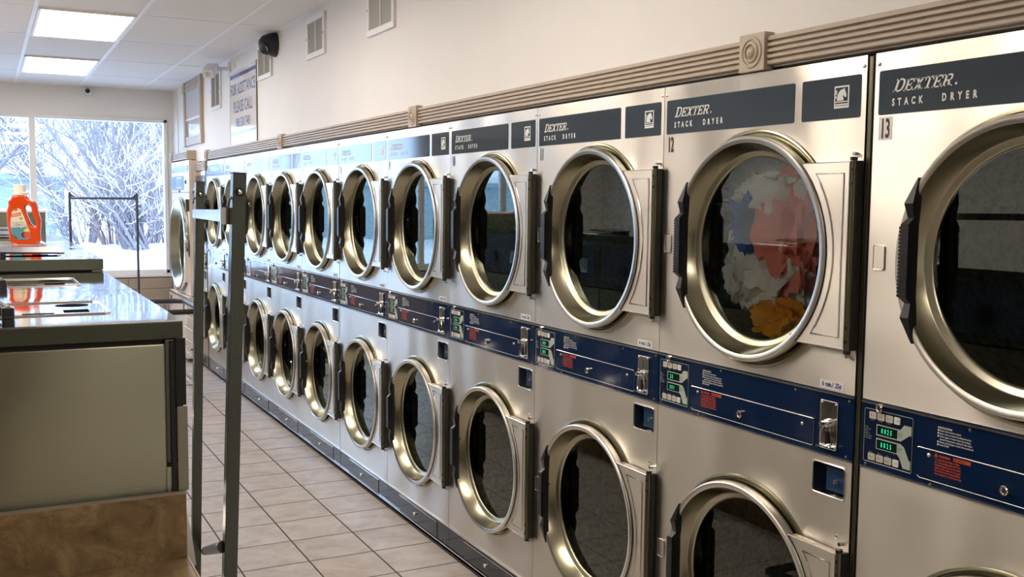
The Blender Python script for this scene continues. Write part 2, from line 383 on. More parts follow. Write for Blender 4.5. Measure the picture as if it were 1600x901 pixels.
b = MB(); b.box(XR, XR + 0.12, Y0, Y1, HT + 0.012, ZC + 0.02, WALL); struct(b, 'wall_right')
b = MB(); b.box(1.02, 1.14, Y0, Y1, 0, ZC, WALL); struct(b, 'wall_light_stop')  # unseen wall added behind the dryers to stop light leaking in
b = MB(); b.box(XR, XR + 0.12, Y0, -3.26, 0, HT + 0.012, WALL); struct(b, 'wall_right_end')
b = MB(); b.box(XL - 0.12, XL, Y0, Y1 + 0.12, 0, ZC, WALL); struct(b, 'wall_left')
b = MB(); b.box(XL - 0.12, 1.14, Y0 - 0.12, Y0, 0, ZC, WALLB); struct(b, 'wall_back')
b = MB(); b.box(-1.55, -.62, Y0 + .004, Y0 + .045, .01, 2.06, WHITEPAINT, .004); b.box(-1.62, -1.55, Y0, Y0 + .06, 0, 2.13, WHITEPAINT); b.box(-.62, -.55, Y0, Y0 + .06, 0, 2.13, WHITEPAINT); b.box(-1.55, -.62, Y0, Y0 + .06, 2.06, 2.13, WHITEPAINT); door_ = struct(b, 'added_back_door')  # unseen pale door added to brighten the reflection in the washer end panel
b = MB(); b.tube([(-.70, Y0 + .045, 1.0), (-.70, Y0 + .09, 1.0), (-.80, Y0 + .09, 1.0)], .009, CHROME, 10); b.build('door_handle', door_)
# front wall with the shop window: opening x -5.2..-0.03, z 0.80..2.49
WX0, WX1, WZ0, WZ1 = -5.2, -0.035, 0.80, 2.487
b = MB()
b.box(XL, 1.14, Y1, Y1 + 0.16, WZ1, ZC, WALLF); b.box(XL, 1.14, Y1, Y1 + 0.16, 0, WZ0, WALLF)
b.box(WX1, 1.14, Y1, Y1 + 0.16, WZ0, WZ1, WALLF); b.box(XL, WX0, Y1, Y1 + 0.16, WZ0, WZ1, WALLF)
struct(b, 'wall_front')
# ceiling: tiles between T bars
b = MB(); b.box(XL, 1.15, Y0, Y1 + 0.12, ZC, ZC + 0.1, CEIL)
x = -0.31
xs = []
while x > XL: xs.append(x); x -= 0.61
ys = []; y = 6.45
while y > Y0: ys.append(y); y -= 1.2
for xx in xs: b.box(xx - .013, xx + .013, Y0, Y1, ZC - .004, ZC + .001, TBAR)
for yy in ys: b.box(XL, XR, yy - .006, yy + .006, ZC - .0025, ZC + .001, TBAR)
b.box(XR - .022, XR, Y0, Y1, ZC - .003, ZC + .001, TBAR); b.box(XL, XR, Y1 - .022, Y1, ZC - .003, ZC + .001, TBAR)
struct(b, 'ceiling')

# window: frame, mullions, panes, sill
b = MB()
fwd = 0.055
b.box(WX0, WX1, Y1 - .02, Y1 + .10, WZ1 - .035, WZ1, WHITEPAINT, .004); b.box(WX0, WX1, Y1 - .02, Y1 + .10, WZ0, WZ0 + .04, WHITEPAINT, .004)
b.box(WX1 - .035, WX1, Y1 - .02, Y1 + .10, WZ0, WZ1, WHITEPAINT, .004); b.box(WX0, WX0 + .035, Y1 - .02, Y1 + .10, WZ0, WZ1, WHITEPAINT, .004)
mull = (-1.385, -2.95, -4.1)
for mx_ in mull: b.box(mx_ - .03, mx_ + .03, Y1 - .02, Y1 + .10, WZ0 + .04, WZ1 - .035, WHITEPAINT, .004)
win = struct(b, 'window_1')
edges = [WX0 + .035] + [v for m_ in reversed(mull) for v in (m_ - .03, m_ + .03)] + [WX1 - .035]
for i in range(0, len(edges), 2):
    g = MB(); g.box(edges[i] - .004, edges[i + 1] + .004, Y1 + .035, Y1 + .041, WZ0 + .036, WZ1 - .031, PANE); g.build('window_pane', win)
s_ = MB(); s_.box(WX0 - .05, WX1 + .03, Y1 - .10, Y1 - .02, WZ0 - .035, WZ0, WHITEPAINT, .005); s_.build('window_sill', win)

t = bpy.data.objects.new('reflection_blind', None); col.objects.link(t); t.location = (-4.05, Y1 - .03, 2.46)  # out-of-view blind added so the dryer plates reflect grey, not sky
tag(t, 'unseen grey roller blind added over the left window panes to dull their reflection', 'blind')
b = MB(); b.box(-1.12, 1.10, -.004, .0, -.42, 0, mat('olive grey blind cloth', (.34, .34, .30), .8)); b.build('blind_cloth', t)
b = MB(); b.tube([(-1.12, -.004, .0), (1.10, -.004, .0)], .022, WHITEPAINT, 16); b.tube([(-1.12, -.002, -.425), (1.10, -.002, -.425)], .009, WHITEPAINT, 10); b.build('rods', t)

# fluted moulding over the dryers with rosette blocks
def fluted(y0, y1, z0, z1, xf, th, mtl=TAN):
    """moulding profile in x,z swept along y; front face at x=xf, grooves cut back"""
    n = 5; H = z1 - z0; prof = [(xf + th, z0), (xf + .004, z0), (xf, z0 + .003)]
    for k in range(1, n):
        zc_ = z0 + H * k / n; prof += [(xf, zc_ - .0042), (xf + .011, zc_ - .003), (xf + .011, zc_ + .001), (xf, zc_ + .0035)]
    prof += [(xf, z1 - .003), (xf + .004, z1), (xf + th, z1)]
    m = len(prof); mb = MB()
    mb.add([(p[0], y0, p[1]) for p in prof] + [(p[0], y1, p[1]) for p in prof],
           [(i, (i + 1) % m, m + (i + 1) % m, m + i) for i in range(m)] + [tuple(range(m)), tuple(range(2 * m - 1, m - 1, -1))], mtl)
    return mb
def rosette(yc, z0, z1, xf, half=0.05, mtl=TAN):
    mb = MB(); mb.box(xf, 0.02, yc - half, yc + half, z0, z1, mtl, .003)
    zc_ = (z0 + z1) / 2; R = min(half, (z1 - z0) / 2) * 0.86
    prof = [(R, .0005), (R * .93, -.0035), (R * .80, -.0035), (R * .72, .002), (R * .60, -.005), (R * .5, -.006), (R * .42, .001), (R * .30, -.006), (R * .15, -.009), (.0003, -.010)]
    mb.lathe(prof, (xf, yc, zc_), mtl, 'X', 32)
    return mb
TZ0, TZ1 = 1.990, 2.066
blocks = [-4.44, -2.005, 0.425, 2.90, 5.57]
k = 1
seg = [-6.3] + blocks
for i, yc in enumerate(blocks):
    a = -6.3 if i == 0 else blocks[i - 1] + .05
    struct(fluted(a, yc - .05, TZ0, TZ1, -0.004, .024), 'trim_%d' % k); k += 1
    struct(rosette(yc, TZ0 - .012, TZ1 + .012, -0.014), 'trim_%d' % k); k += 1
# lower stretch of moulding over dryer 2 and the higher one over the big dryer
struct(fluted(5.70, 6.20, 1.897, 1.975, -0.004, .024), 'trim_%d' % k); k += 1
struct(rosette(5.655, 1.89, 1.985, -0.014, .045), 'trim_%d' % k); k += 1
def rosette_at(yc, z0, z1, xf, half): return rosette(yc, z0, z1, xf, half)
struct(fluted(6.27, 7.10, 2.018, 2.095, -0.064, .084), 'trim_%d' % k); k += 1
struct(rosette(6.235, 2.012, 2.101, -0.072, .035), 'trim_%d' % k); k += 1
struct(rosette(7.155, 2.008, 2.105, -0.074, .05), 'trim_%d' % k); k += 1

# ------------------------------------------------------------------ STACK DRYERS
# local frame: X = left to right seen from the room, Y = into the wall, Z = up
W = 0.8; DU = 0.415; ZU = 1.503; ZL = 0.552
def put_hinge_door(t, zc_):
    c = (DU, 0, zc_)
    d = MB()
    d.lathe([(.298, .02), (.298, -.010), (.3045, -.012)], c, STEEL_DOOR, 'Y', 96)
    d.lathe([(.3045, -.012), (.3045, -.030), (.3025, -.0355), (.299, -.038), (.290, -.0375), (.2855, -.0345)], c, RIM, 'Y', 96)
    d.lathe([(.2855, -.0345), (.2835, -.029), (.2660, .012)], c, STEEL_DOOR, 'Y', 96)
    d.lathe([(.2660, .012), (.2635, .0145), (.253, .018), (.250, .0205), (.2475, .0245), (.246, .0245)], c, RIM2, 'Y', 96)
    # small rivets inside the bowl
    for a in (PI * 0.97, PI * 1.72): d.cyl((DU + .276 * math.cos(a), -.012, zc_ + .276 * math.sin(a)), .004, -.004, .003, STEEL_DOOR, 'Y', 10)
    door = d.build('door', t)
    g = MB(); g.lathe([(.2485, .0225), (.0003, .0225)], c, GLASS, 'Y', 64, smooth=False); g.build('door_glass', door)
    # handle: black grip, pointed ends, ribbed middle
    h = MB(); zs = [(.1825, .167, .173, .040), (.126, .142, .170, .051), (.094, .148, .168, .044), (.080, .141, .166, .058), (-.080, .141, .166, .058), (-.094, .148, .168, .044), (-.126, .142, .170, .051), (-.1825, .167, .173, .040)]
    vs = []
    for dz, a, b_, p in zs: vs += [(a, -.027, zc_ + dz), (b_, -.027, zc_ + dz), (b_ - .002, -p, zc_ + dz), (a + .002, -p, zc_ + dz)]
    n = len(zs); fs = [(0, 1, 2, 3), (4 * n - 1, 4 * n - 2, 4 * n - 3, 4 * n - 4)]
    for i in range(n - 1):
        for j in range(4): fs.append((4 * i + j, 4 * i + (j + 1) % 4, 4 * i + 4 + (j + 1) % 4, 4 * i + 4 + j))
    h.add(vs, fs, BLACK)
    for i in range(19): z = zc_ - .077 + i * .0083; h.box(.1402, .1664, -.0592, -.050, z - .0031, z + .0031, BLACK)
    h.build('handle', door)
    # hinge plate with concave edge and raised border
    p = MB(); R = .3065; top = .2235; poly = []
    for i in range(17):
        a = math.asin(top / R) * (1 - 2 * i / 16); poly.append((DU + R * math.cos(a), zc_ + R * math.sin(a)))
    poly = [(.786, zc_ + top)] + poly + [(.786, zc_ - top)]
    p.prism(poly, -.030, -.006, STEEL)
    R2 = .327; t2 = .197; q_ = [(.768, zc_ + t2)]
    for i in range(17):
        a = math.asin(t2 / R2) * (1 - 2 * i / 16); q_.append((DU + R2 * math.cos(a), zc_ + R2 * math.sin(a)))
    q_.append((.768, zc_ - t2)); p.tube([(x_, -.0300, z_) for x_, z_ in q_], .0026, EDGE, 6, True)
    p.tube([(DU + (R - .0015) * math.cos(a_), -.0305, zc_ + (R - .0015) * math.sin(a_)) for a_ in [math.asin(top / R) * (1 - i / 10) for i in range(21)]], .0015, BLACKP, 6)  # black line painting the shadow in the gap beside the door lip
    p.tube([(.6185, -.030, zc_ + top), (.785, -.030, zc_ + top), (.785, -.030, zc_ - top), (.6185, -.030, zc_ - top)], .0016, EDGE, 6)
    p.build('hinge_plate', door)
    hg = MB(); hg.cyl((.7885, -.021, zc_), .0075, -.228, .228, HINGE, 'Z', 14)
    hg.box(.7905, .7985, -.020, -.001, zc_ - .226, zc_ + .226, DARK)
    for s__ in (-1, 1):
        hg.cyl((.7885, -.021, zc_ + s__ * .231), .0088, -.004, .004, BLACK, 'Z', 14)
        for dz in (.205, .172): hg.cyl((.7885, -.0285, zc_ + s__ * dz), .0042, -.002, .002, BLACKP, 'Y', 10)
        hg.cyl((.778, -.006, zc_ + s__ * .243), .005, -.006, .006, CHROME, 'Y', 10)
    hg.build('hinge', door)
    return door

def base_ring(mb, zc_, m):
    mb.lathe([(.3225, .0), (.3205, -.0045), (.3165, -.006), (.3125, -.004), (.3105, .001), (.3075, .0015), (.3060, -.004), (.3025, -.004), (.3005, .004), (.2995, .022)], (DU, 0, zc_), m, 'Y', 96)
def screw(mb, x_, z_, y=0.0, r=.0048, m=CHROME): mb.lathe([(r, 0), (r * .85, -.0022), (r * .4, -.0034), (.0002, -.0037)], (x_, y, z_), m, 'Y', 12)
def keylock(mb, x_, z_, y, r=.010, m=CHROME):
    mb.lathe([(r, 0), (r, -.009), (r * .85, -.011), (r * .62, -.011), (r * .58, -.0085), (.0002, -.0085)], (x_, y, z_), m, 'Y', 20)
    mb.box(x_ - .0011, x_ + .0011, y - .0098, y - .008, z_ - .0045, z_ + .0045, BLACKP)

def make_dryer():
    t = thing('stack_dryer', '', 'dryer', (0, 0, 0), -PI / 2, 'stack dryers along the right wall')
    # cabinet shell
    c = MB(); z1 = HT
    c.box(0.002, .006, .02, .86, .03, z1 - .003, DARK); c.box(W - .006, W - .002, .02, .86, .03, z1 - .003, DARK)
    c.box(.006, W - .006, .85, .86, .03, z1 - .003, DARK); c.box(.006, W - .006, .02, .85, z1 - .008, z1 - .003, DARK)
    c.box(.006, W - .006, .02, .85, .0, .035, DARK); c.box(.006, W - .006, .03, .85, 1.08, 1.09, DARK)
    c.build('cabinet', t)
    # front sheets
    u = MB(); plate_with_holes(u, .0012, W - .0012, 1.166, HT, 0, (DU, ZU, .3215), [], STEEL, .02); base_ring(u, ZU, STEEL_DOOR)
    u.prism(rrect(.018, .050, ZU - .028, ZU + .028, .004), -.0022, .0, STEEL)
    u.tube([(p[0], -.0022, p[1]) for p in rrect(.018, .050, ZU - .028, ZU + .028, .004)], .0011, EDGE, 6, True)
    up_ = u.build('upper_front_panel', t)
    for x_, z_ in ((.012, 1.949), (W - .010, 1.950), (W - .012, ZU + .20), (W - .012, ZU - .2)): s = MB(); screw(s, x_, z_); s.build('screw', up_)
    l = MB(); PX0, PX1, PZ0, PZ1 = .671, .779, .902, .982
    plate_with_holes(l, .0012, W - .0012, .139, 1.002, 0, (DU, ZL, .3215), [(PX0, PX1, PZ0, PZ1)], STEEL, .02); base_ring(l, ZL, STEEL_DOOR)
    l.prism(rrect(.018, .050, ZL - .028, ZL + .028, .004), -.0022, .0, STEEL)
    l.tube([(p[0], -.0022, p[1]) for p in rrect(.018, .050, ZL - .028, ZL + .028, .004)], .0011, EDGE, 6, True)
    lp = l.build('lower_front_panel', t)
    for x_, z_ in ((.758, .807), (.758, .30)): s = MB(); screw(s, x_, z_, 0, .0055); s.build('screw', lp)
    # coin pocket
    pk = MB(); D = .055
    pk.add([(PX0, 0, PZ0), (PX1, 0, PZ0), (PX1, 0, PZ1), (PX0, 0, PZ1), (PX0, D, PZ0), (PX1, D, PZ0), (PX1, D, PZ1), (PX0, D, PZ1)], [(0, 1, 5, 4), (1, 2, 6, 5), (2, 3, 7, 6), (3, 0, 4, 7)], STEEL)
    pk.rect(PX0, PX1, PZ0, PZ1, D, POCKETBLUE)
    pk.tube([(p[0], -.0005, p[1]) for p in rrect(PX0, PX1, PZ0, PZ1, .008)], .0022, EDGE, 6, True)
    pk.prism([(PX0 + .028, PZ0 + .008), (PX1 - .002, PZ0 + .008), (PX1 - .002, PZ1 - .014), (PX0 + .028, PZ1 - .012)], .018, .05, POCKETBLUE)
    keylock(pk, PX0 + .066, PZ0 + .036, .018, .0055)
    pk.build('coin_pocket', t)
    # name plate and badge
    n_ = MB(); n_.prism(rrect(.014, .561, 1.832, 1.933, .005), -.0010, .0, PLATE)
    xe = wordmark(n_, .054, 1.8810, .0262, WHITEP, -.0016)
    n_.text('STACK', .054, 1.851, .0225, WHITEP, -.0016, sx=.70, off=.0009, sp=2.15); n_.text('DRYER', .190, 1.851, .0225, WHITEP, -.0016, sx=.70, off=.0009, sp=2.25)
    n_.build('name_plate', t)
    n_ = MB(); n_.prism(rrect(.588, .783, 1.832, 1.933, .005), -.0010, .0, PLATE)
    bx, bz, bw, bh = .6985, 1.8575, .0480, .0535
    n_.rect(bx, bx + bw, bz, bz + bh, -.0014, WHITEP); n_.rect(bx + .004, bx + bw - .004, bz + .0165, bz + bh - .004, -.0018, PLATE)
    horse = [(.20, .34), (.20, .45), (.24, .60), (.30, .70), (.40, .79), (.52, .84), (.64, .85), (.71, .90), (.72, .81), (.78, .70), (.84, .57), (.82, .49), (.76, .46), (.70, .51), (.62, .58), (.59, .52), (.64, .44), (.65, .34)]
    n_.flat([(bx + p[0] * bw, bz + p[1] * bh) for p in horse], -.0022, WHITEP)
    for (a, b2) in (((.12, .62), (.20, .82)), ((.12, .45), (.17, .58))): n_.rect(bx + a[0] * bw, bx + b2[0] * bw, bz + a[1] * bh, bz + b2[1] * bh, -.0022, WHITEP)
    for za in (.20, .105): n_.rect(bx + .07 * bw, bx + .93 * bw, bz + za * bh, bz + (za + (.06 if za > .15 else .025)) * bh, -.0018, PLATE)
    n_.build('badge_plate', t)
    # control band
    cb = MB(); cb.box(.0012, W - .0012, .0, .02, 1.003, 1.164, NAVY)
    cb.box(.0012, W - .0012, -.0045, .0, 1.158, 1.162, EDGE); cb.box(.0012, W - .0012, -.0035, .0, 1.0015, 1.0045, EDGE)
    for x_, z_ in ((.018, 1.012), (.30, 1.150), (.60, 1.148), (.785, 1.150), (.78, 1.012), (.205, 1.008)): screw(cb, x_, z_, 0, .0038, HINGE)
    cb.text('INSTRUCTIONS', .219, 1.1385, .0058, WHITEP, sx=.9, off=.0002)
    lines = ['Dryer door must be closed.', 'Insert coins, as shown by displayed price.', 'Select upper or lower dryer by pressing', 'desired temperature setting for that dryer.', 'Display will change to show time purchased.', 'Press START']
    for i, tx in enumerate(lines):
        z = 1.1325 - i * .0064; cb.text(tx, .224, z, .0054, WHITEP, sx=.90, off=.0001)
        if i != 3: cb.rect(.2185, .2222, z - .0003, z + .0036, -.0012, WHITEP)
    keylock(cb, .0575, 1.152, 0, .0105)
    band = cb.build('control_band', t)
    kp = MB(); kp.rect(.011, .152, 1.019, 1.1455, -.0015, NAVY2)
    kp.tube([(p[0], -.0016, p[1]) for p in rrect(.011, .152, 1.019, 1.1455, .004)], .0006, PALEP, 4, True)
    kp.rect(.020, .150, 1.0195, 1.0205, -.0022, WHITEP)
    for i in range(6): kp.text(['Insert', 'Coins first', 'Select', 'Upper or', 'Lower dryer', 'temperature'][i], .014, 1.1005 - i * .0052, .0050, PALEP, -.0022, sx=.8)
    for top in (True, False):
        zb = 1.1225 if top else 1.0245
        zd = 1.0895 if top else 1.0555; H = .0235
        # white frame with arrow to the right
        if top: arrow = [(.048, zd - .003), (.112, zd - .003), (.120, zd - .003), (.146, zd + .016), (.149, zd + .013), (.149, zd + .036), (.128, zd + .036), (.118, zd + .0235), (.048, zd + .0235)]
        else: arrow = [(.048, zd - .001), (.112, zd - .001), (.124, zd - .0115), (.149, zd - .0115 + .0), (.149, zd + .0105), (.143, zd + .006), (.128, zd + .0215), (.118, zd + .0250), (.048, zd + .0250)]
        if not top: arrow = [(.048, zd - .001), (.110, zd - .001), (.118, zd - .008), (.128, zd - .030), (.149, zd - .030), (.149, zd - .008), (.145, zd - .010), (.130, zd + .019), (.120, zd + .0250), (.048, zd + .0250)]
        kp.flat(arrow, -.0020, PALEP)
        kp.text('Upper\nDryer' if top else 'Lower\nDryer', .1125, zd + .012, .0052, BLACKP, -.0026, sx=.85)
    kpo = kp.build('keypad', band)
    for top in (True, False):
        zb = 1.1235 if top else 1.0245
        for i in range(4):
            bt = MB(); xa = .026 + i * .0245; w_ = .0205 if i < 3 else .0165
            bt.prism(rrect(xa, xa + w_, zb, zb + .0165, .002, 2), -.0032, -.0015, BTN if i < 3 else WHITEP)
            if i < 3: bt.rect(xa + .005, xa + .007, zb + .005, zb + .012, -.0036, REDP)
            bt.text(['HOT', 'MED', 'PERM', 'START'][i], xa + w_ * .42, zb + .0065, .0036, BLACKP, -.0036, sx=.8)
            if i < 3: bt.text(['Hi Temp', 'Med Temp', 'Lo Temp'][i], xa + .003, zb - .0042 if top else zb + .0185, .0034, PALEP, -.0024, sx=.8)
            bt.build('keypad_button', band)
    dr = MB(); dr.prism(rrect(.167, .670, 1.0165, 1.0865, .006), -.0022, 0, NAVY)
    dr.tube([(.169, -.003, 1.0850), (.172, -.003, 1.0868), (.665, -.003, 1.0868), (.669, -.003, 1.0855)], .0013, EDGE, 6)
    dr.tube([(.169, -.002, 1.022), (.175, -.002, 1.0175), (.665, -.002, 1.0175), (.6695, -.002, 1.022), (.6695, -.002, 1.080)], .0007, STEEL, 6)
    screw(dr, .200, 1.0735, -.0022, .005); screw(dr, .630, 1.066, -.0022, .005)
    keylock(dr, .393, 1.0445, -.0022, .0105)
    # warning block
    dr.flat([(.213, 1.0738), (.224, 1.0738), (.2185, 1.0832)], -.0030, REDP)
    dr.text('WARNING:', .2255, 1.0745, .0075, REDP, -.0030, sx=.8, off=.0004); dr.rect(.263, .307, 1.0735, 1.0820, -.0030, REDP)
    dr.text('FIRE HAZARD', .264, 1.0758, .0052, NAVY, -.0034, sx=.92)
    for i, tx in enumerate(['To reduce the risk of fire or injury:', 'Do not dry articles soiled with oil or', 'flammable liquids. Do not dry rubber,', 'plastic or foam articles. Do not open', 'door while drum is turning. Children', 'must not play in or on the dryer. Stop.']):
        dr.text(tx, .2165, 1.0672 - i * .0064, .0060, REDP, -.0030, sx=.74, off=.0003)
    dr.build('coin_drawer', band)
    cs = MB(); cs.prism(rrect(.693, .750, 1.021, 1.140, .005), -.004, 0, CHROME)
    cs.tube([(p[0], -.004, p[1]) for p in rrect(.693, .750, 1.021, 1.140, .005)], .0012, EDGE, 6, True)
    cs.rect(.7205, .7225, 1.104, 1.128, -.0044, BLACKP); cs.box(.7190, .7235, -.013, -.004, 1.034, 1.066, BLACKP)
    cs.lathe([(.011, -.004), (.010, -.012), (.006, -.014), (.005, -.022), (.007, -.024), (.0065, -.030), (.0002, -.031)], (.7215, 0, 1.086), CHROME, 'Y', 18)
    cs.tube([(.7165, -.010, 1.084), (.706, -.012, 1.062), (.703, -.012, 1.036), (.712, -.016, 1.030), (.735, -.016, 1.030), (.742, -.012, 1.036), (.738, -.012, 1.060), (.7265, -.010, 1.084)], .0022, CHROME, 8)
    cs.box(.700, .746, -.024, -.004, 1.027, 1.0305, CHROME, .001)
    for x_, z_ in ((.698, 1.135), (.745, 1.135), (.698, 1.026), (.745, 1.026)): screw(cs, x_, z_, -.004, .0025)
    cs.build('coin_slot', band)
    # price sticker
    ps = MB(); ps.rect(.684, .764, 1.1705, 1.1915, -.0008, STICKER); ps.text('6 min./ .25¢', .7240, 1.1755, .0170, NAVYP, -.0012, 'CENTER', sx=.80, off=.0006); ps.build('price_sticker', up_)
    # kick panel
    kk = MB(); kk.box(.0012, W - .0012, .002, .02, .038, .136, KICK)
    kk.box(.0012, W - .0012, -.004, .004, .1345, .1385, EDGE); kk.box(.0012, W - .0012, -.005, .004, .0345, .0395, EDGE)
    kk.box(.17, .66, -.0015, .002, .118, .1205, EDGE); kk.box(.17, .66, -.0005, .002, .042, .118, KICK)
    kk.box(.0012, W - .0012, .02, .03, .002, .036, BLACKM)
    keylock(kk, .392, .083, 0, .0085)
    for x_, z_ in ((.03, .050), (.21, .105), (.58, .105), (.76, .050), (.60, .052)): screw(kk, x_, z_, 0.0015, .004, HINGE)
    kk.build('kick_panel', t)
    # drums
    for nm, zc_ in (('upper_drum', ZU), ('lower_drum', ZL)):
        d = MB(); d.lathe([(.285, .024), (.285, .05), (.295, .06), (.295, .70), (.0003, .71)], (DU, 0, zc_), DRUM, 'Y', 48)
        d.lathe([(.2995, .022), (.285, .024)], (DU, 0, zc_), DARK, 'Y', 48)
        for i in range(3):
            a = i * 2 * PI / 3 + .5; ca, sa = math.cos(a), math.sin(a)
            P = [(DU + .294 * ca - .03 * sa, zc_ + .294 * sa + .03 * ca), (DU + .294 * ca + .03 * sa, zc_ + .294 * sa - .03 * ca), (DU + .235 * ca, zc_ + .235 * sa)]
            d.prism(P, .08, .69, DRUM)
        d.build(nm, t)
    put_hinge_door(t, ZU).name = 'upper_door'; put_hinge_door(t, ZL).name = 'lower_door'
    return t

G78, G12 = 0.0039, 0.0235
def ytop(n):   # y of the left (far) edge of dryer n
    y = (9 - n + 1) * W      # seam left of 10 is y=0
    if n <= 7: y += G78
    if n == 13: y -= G12
    return y
proto = make_dryer()
kids.update({o: [c for c in bpy.data.objects if c.parent == o] for o in list(bpy.data.objects)})
DL = {13: 'stainless stack dryer numbered 13, nearest and cut off by the right edge of the photo',
      12: 'stainless stack dryer numbered 12 with pink, white and orange laundry behind its upper glass',
      11: 'stainless stack dryer numbered 11, directly left of the one with pink laundry',
      10: 'stainless stack dryer numbered 10, second to the left of the one with pink laundry',
      9: 'stack dryer numbered 9, just right of the middle rosette block on the moulding',
      8: 'stack dryer numbered 8, immediately right of the dark seam in the row',
      7: 'stack dryer numbered 7, just left of the dark seam in the row',
      6: 'stack dryer numbered 6, second dryer left of the dark seam in the row',
      5: 'stack dryer numbered 5, just right of the nearer grey rack post',
      4: 'stack dryer numbered 4, half hidden behind the nearer grey rack post',
      3: 'stack dryer numbered 3, seen between the two grey rack posts'}
tops = {}
for n in range(13, 2, -1):
    d = proto if n == 13 else copy_tree(proto)
    d.location = (0, ytop(n), 0); d['label'] = DL[n]; tops[n] = d
    s = MB()
    if n == 13: s.rect(.0165, .056, 1.7745, 1.8275, -.0006, CLEARST)
    s.text(str(n), .0362, 1.7800, .062, BLACKP, -.0010, 'CENTER', sx=.48, off=.0014, sp=1.0); s.build('number_label', d)
    s = MB()
    tu, tl = {13: ('0025', '0025'), 12: ('20', '001')}.get(n, ('000', '000'))
    for zd, tx in ((1.0895, tu), (1.0565, tl)):
        s.rect(.0505, .1095, zd, zd + .0210, -.0024, LCD)
        s.text(tx, .063, zd + .0045, .0165, LED, -.0028, 'LEFT', sx=.55, sp=1.95, off=.0002)
    s.build('digital_display', d)
# filler strips in the two wider joints
for nm, ya, yb in (('trim_%d' % k, ytop(13), ytop(12) - W),):
    b = MB(); b.box(.004, .03, ya + .001, yb - .001, .04, HT - .004, HINGE); b.box(.001, .006, ya + .0065, ya + .010, .04, HT - .004, DARK); struct(b, nm); k += 1

# dryer 2: the same machine a little lower
d2 = copy_tree(proto); d2.location = (0.004, 6.452, 0); d2.scale = (0.985, 1, 0.957)
tag(d2, 'shorter stack dryer beside the tall pale dryer in the far corner, under the lower moulding', 'dryer')
# dryer 1: big single-drum dryer in the corner
def make_big():
    t = thing('tumble_dryer', 'tall pale single drum dryer in the far corner next to the window', 'dryer', (-0.06, 7.20, 0), -PI / 2)
    w = 1.04; H = 2.005; R = .50; cx, cz = .55, 1.16
    c = MB(); c.box(.004, .010, .03, .9, .0, H - .005, PINKMET); c.box(w - .010, w - .004, .03, .9, .0, H - .005, PINKMET); c.box(.010, w - .010, .89, .9, .0, H - .005, PINKMET); c.box(.010, w - .010, .03, .89, H - .011, H - .005, PINKMET); c.box(.010, w - .010, .03, .89, .60, .61, DARK); c.build('cabinet', t)
    f = MB(); plate_with_holes(f, 0, w, .665, 1.675, 0, (cx, cz, .462), [], PINKMET, .03)
    f.rect(0, w, 1.675, H, 0, PINKMET); f.add([(0, 0, H), (w, 0, H), (w, .03, H), (0, .03, H)], [(0, 1, 2, 3)], PINKMET)
    for x_ in (.0, w): f.add([(x_, 0, 1.675), (x_, .03, 1.675), (x_, .03, H), (x_, 0, H)], [(0, 1, 2, 3)], PINKMET)
    f.build('front_panel', t)
    p = MB(); p.box(.03, w - .04, -.003, 0, 1.895, 1.955, FLBLUE); p.text('DEXTER', .07, 1.918, .03, WHITEP, -.0036, shear=.3, off=.001); p.rect(.86, .92, 1.905, 1.945, -.0036, WHITEP); p.rect(.87, .91, 1.912, 1.94, -.004, FLBLUE); p.build('name_plate', t)
    p = MB(); p.box(.04, .74, -.004, 0, 1.715, 1.855, FLBLUE)
    p.rect(.34, .60, 1.73, 1.84, -.005, WHITEP); p.rect(.36, .58, 1.742, 1.828, -.0055, FLBLUE); p.rect(.42, .44, 1.745, 1.82, -.006, WHITEP); p.rect(.50, .52, 1.745, 1.82, -.006, WHITEP)
    p.box(.76, .97, -.003, 0, 1.715, 1.855, WHITEMET); keylock(p, .88, 1.79, -.003, .018, HINGE); p.box(.0, w, -.003, 0, 1.685, 1.690, HINGE); keylock(p, .5, 1.70, 0, .012, HINGE); p.build('control_panel', t)
    d = MB(); d.lathe([(.462, .01), (.47, -.01), (.475, -.03), (.472, -.045), (.445, -.05), (.435, -.045)], (cx, 0, cz), CHROME, 'Y', 72); d.lathe([(.435, -.045), (.385, .03), (.375, .035), (.37, .045)], (cx, 0, cz), STEEL_DOOR, 'Y', 72)
    d.lathe([(.475, -.018), (.482, -.010), (.484, .0)], (cx, 0, cz), HINGE, 'Y', 72); door = d.build('door', t)
    g = MB(); g.lathe([(.372, .04), (.0003, .04)], (cx, 0, cz), GLASS, 'Y', 64, smooth=False); g.build('door_glass', door)
    hh = MB(); hh.box(.985, 1.02, -.05, 0, cz - .36, cz + .06, PINKMET, .006); hh.box(1.0, 1.03, -.035, 0, cz + .34, cz + .46, HINGE, .004); hh.build('hinge', door)
    m_ = MB(); m_.lathe([(.44, .05), (.44, .75), (.0003, .76)], (cx, 0, cz), DRUM, 'Y', 48); m_.build('drum', t)
    l = MB(); l.box(0, w, -.045, .03, .04, .655, PINKMET, .006); l.box(0, w, -.055, -.045, .638, .655, EDGE)
    for x_ in (.09, .86): l.box(x_, x_ + .08, -.047, -.044, .50, .60, BLACKP)
    keylock(l, .47, .56, -.046, .012); l.build('lower_panel', t)
    return t
make_big()

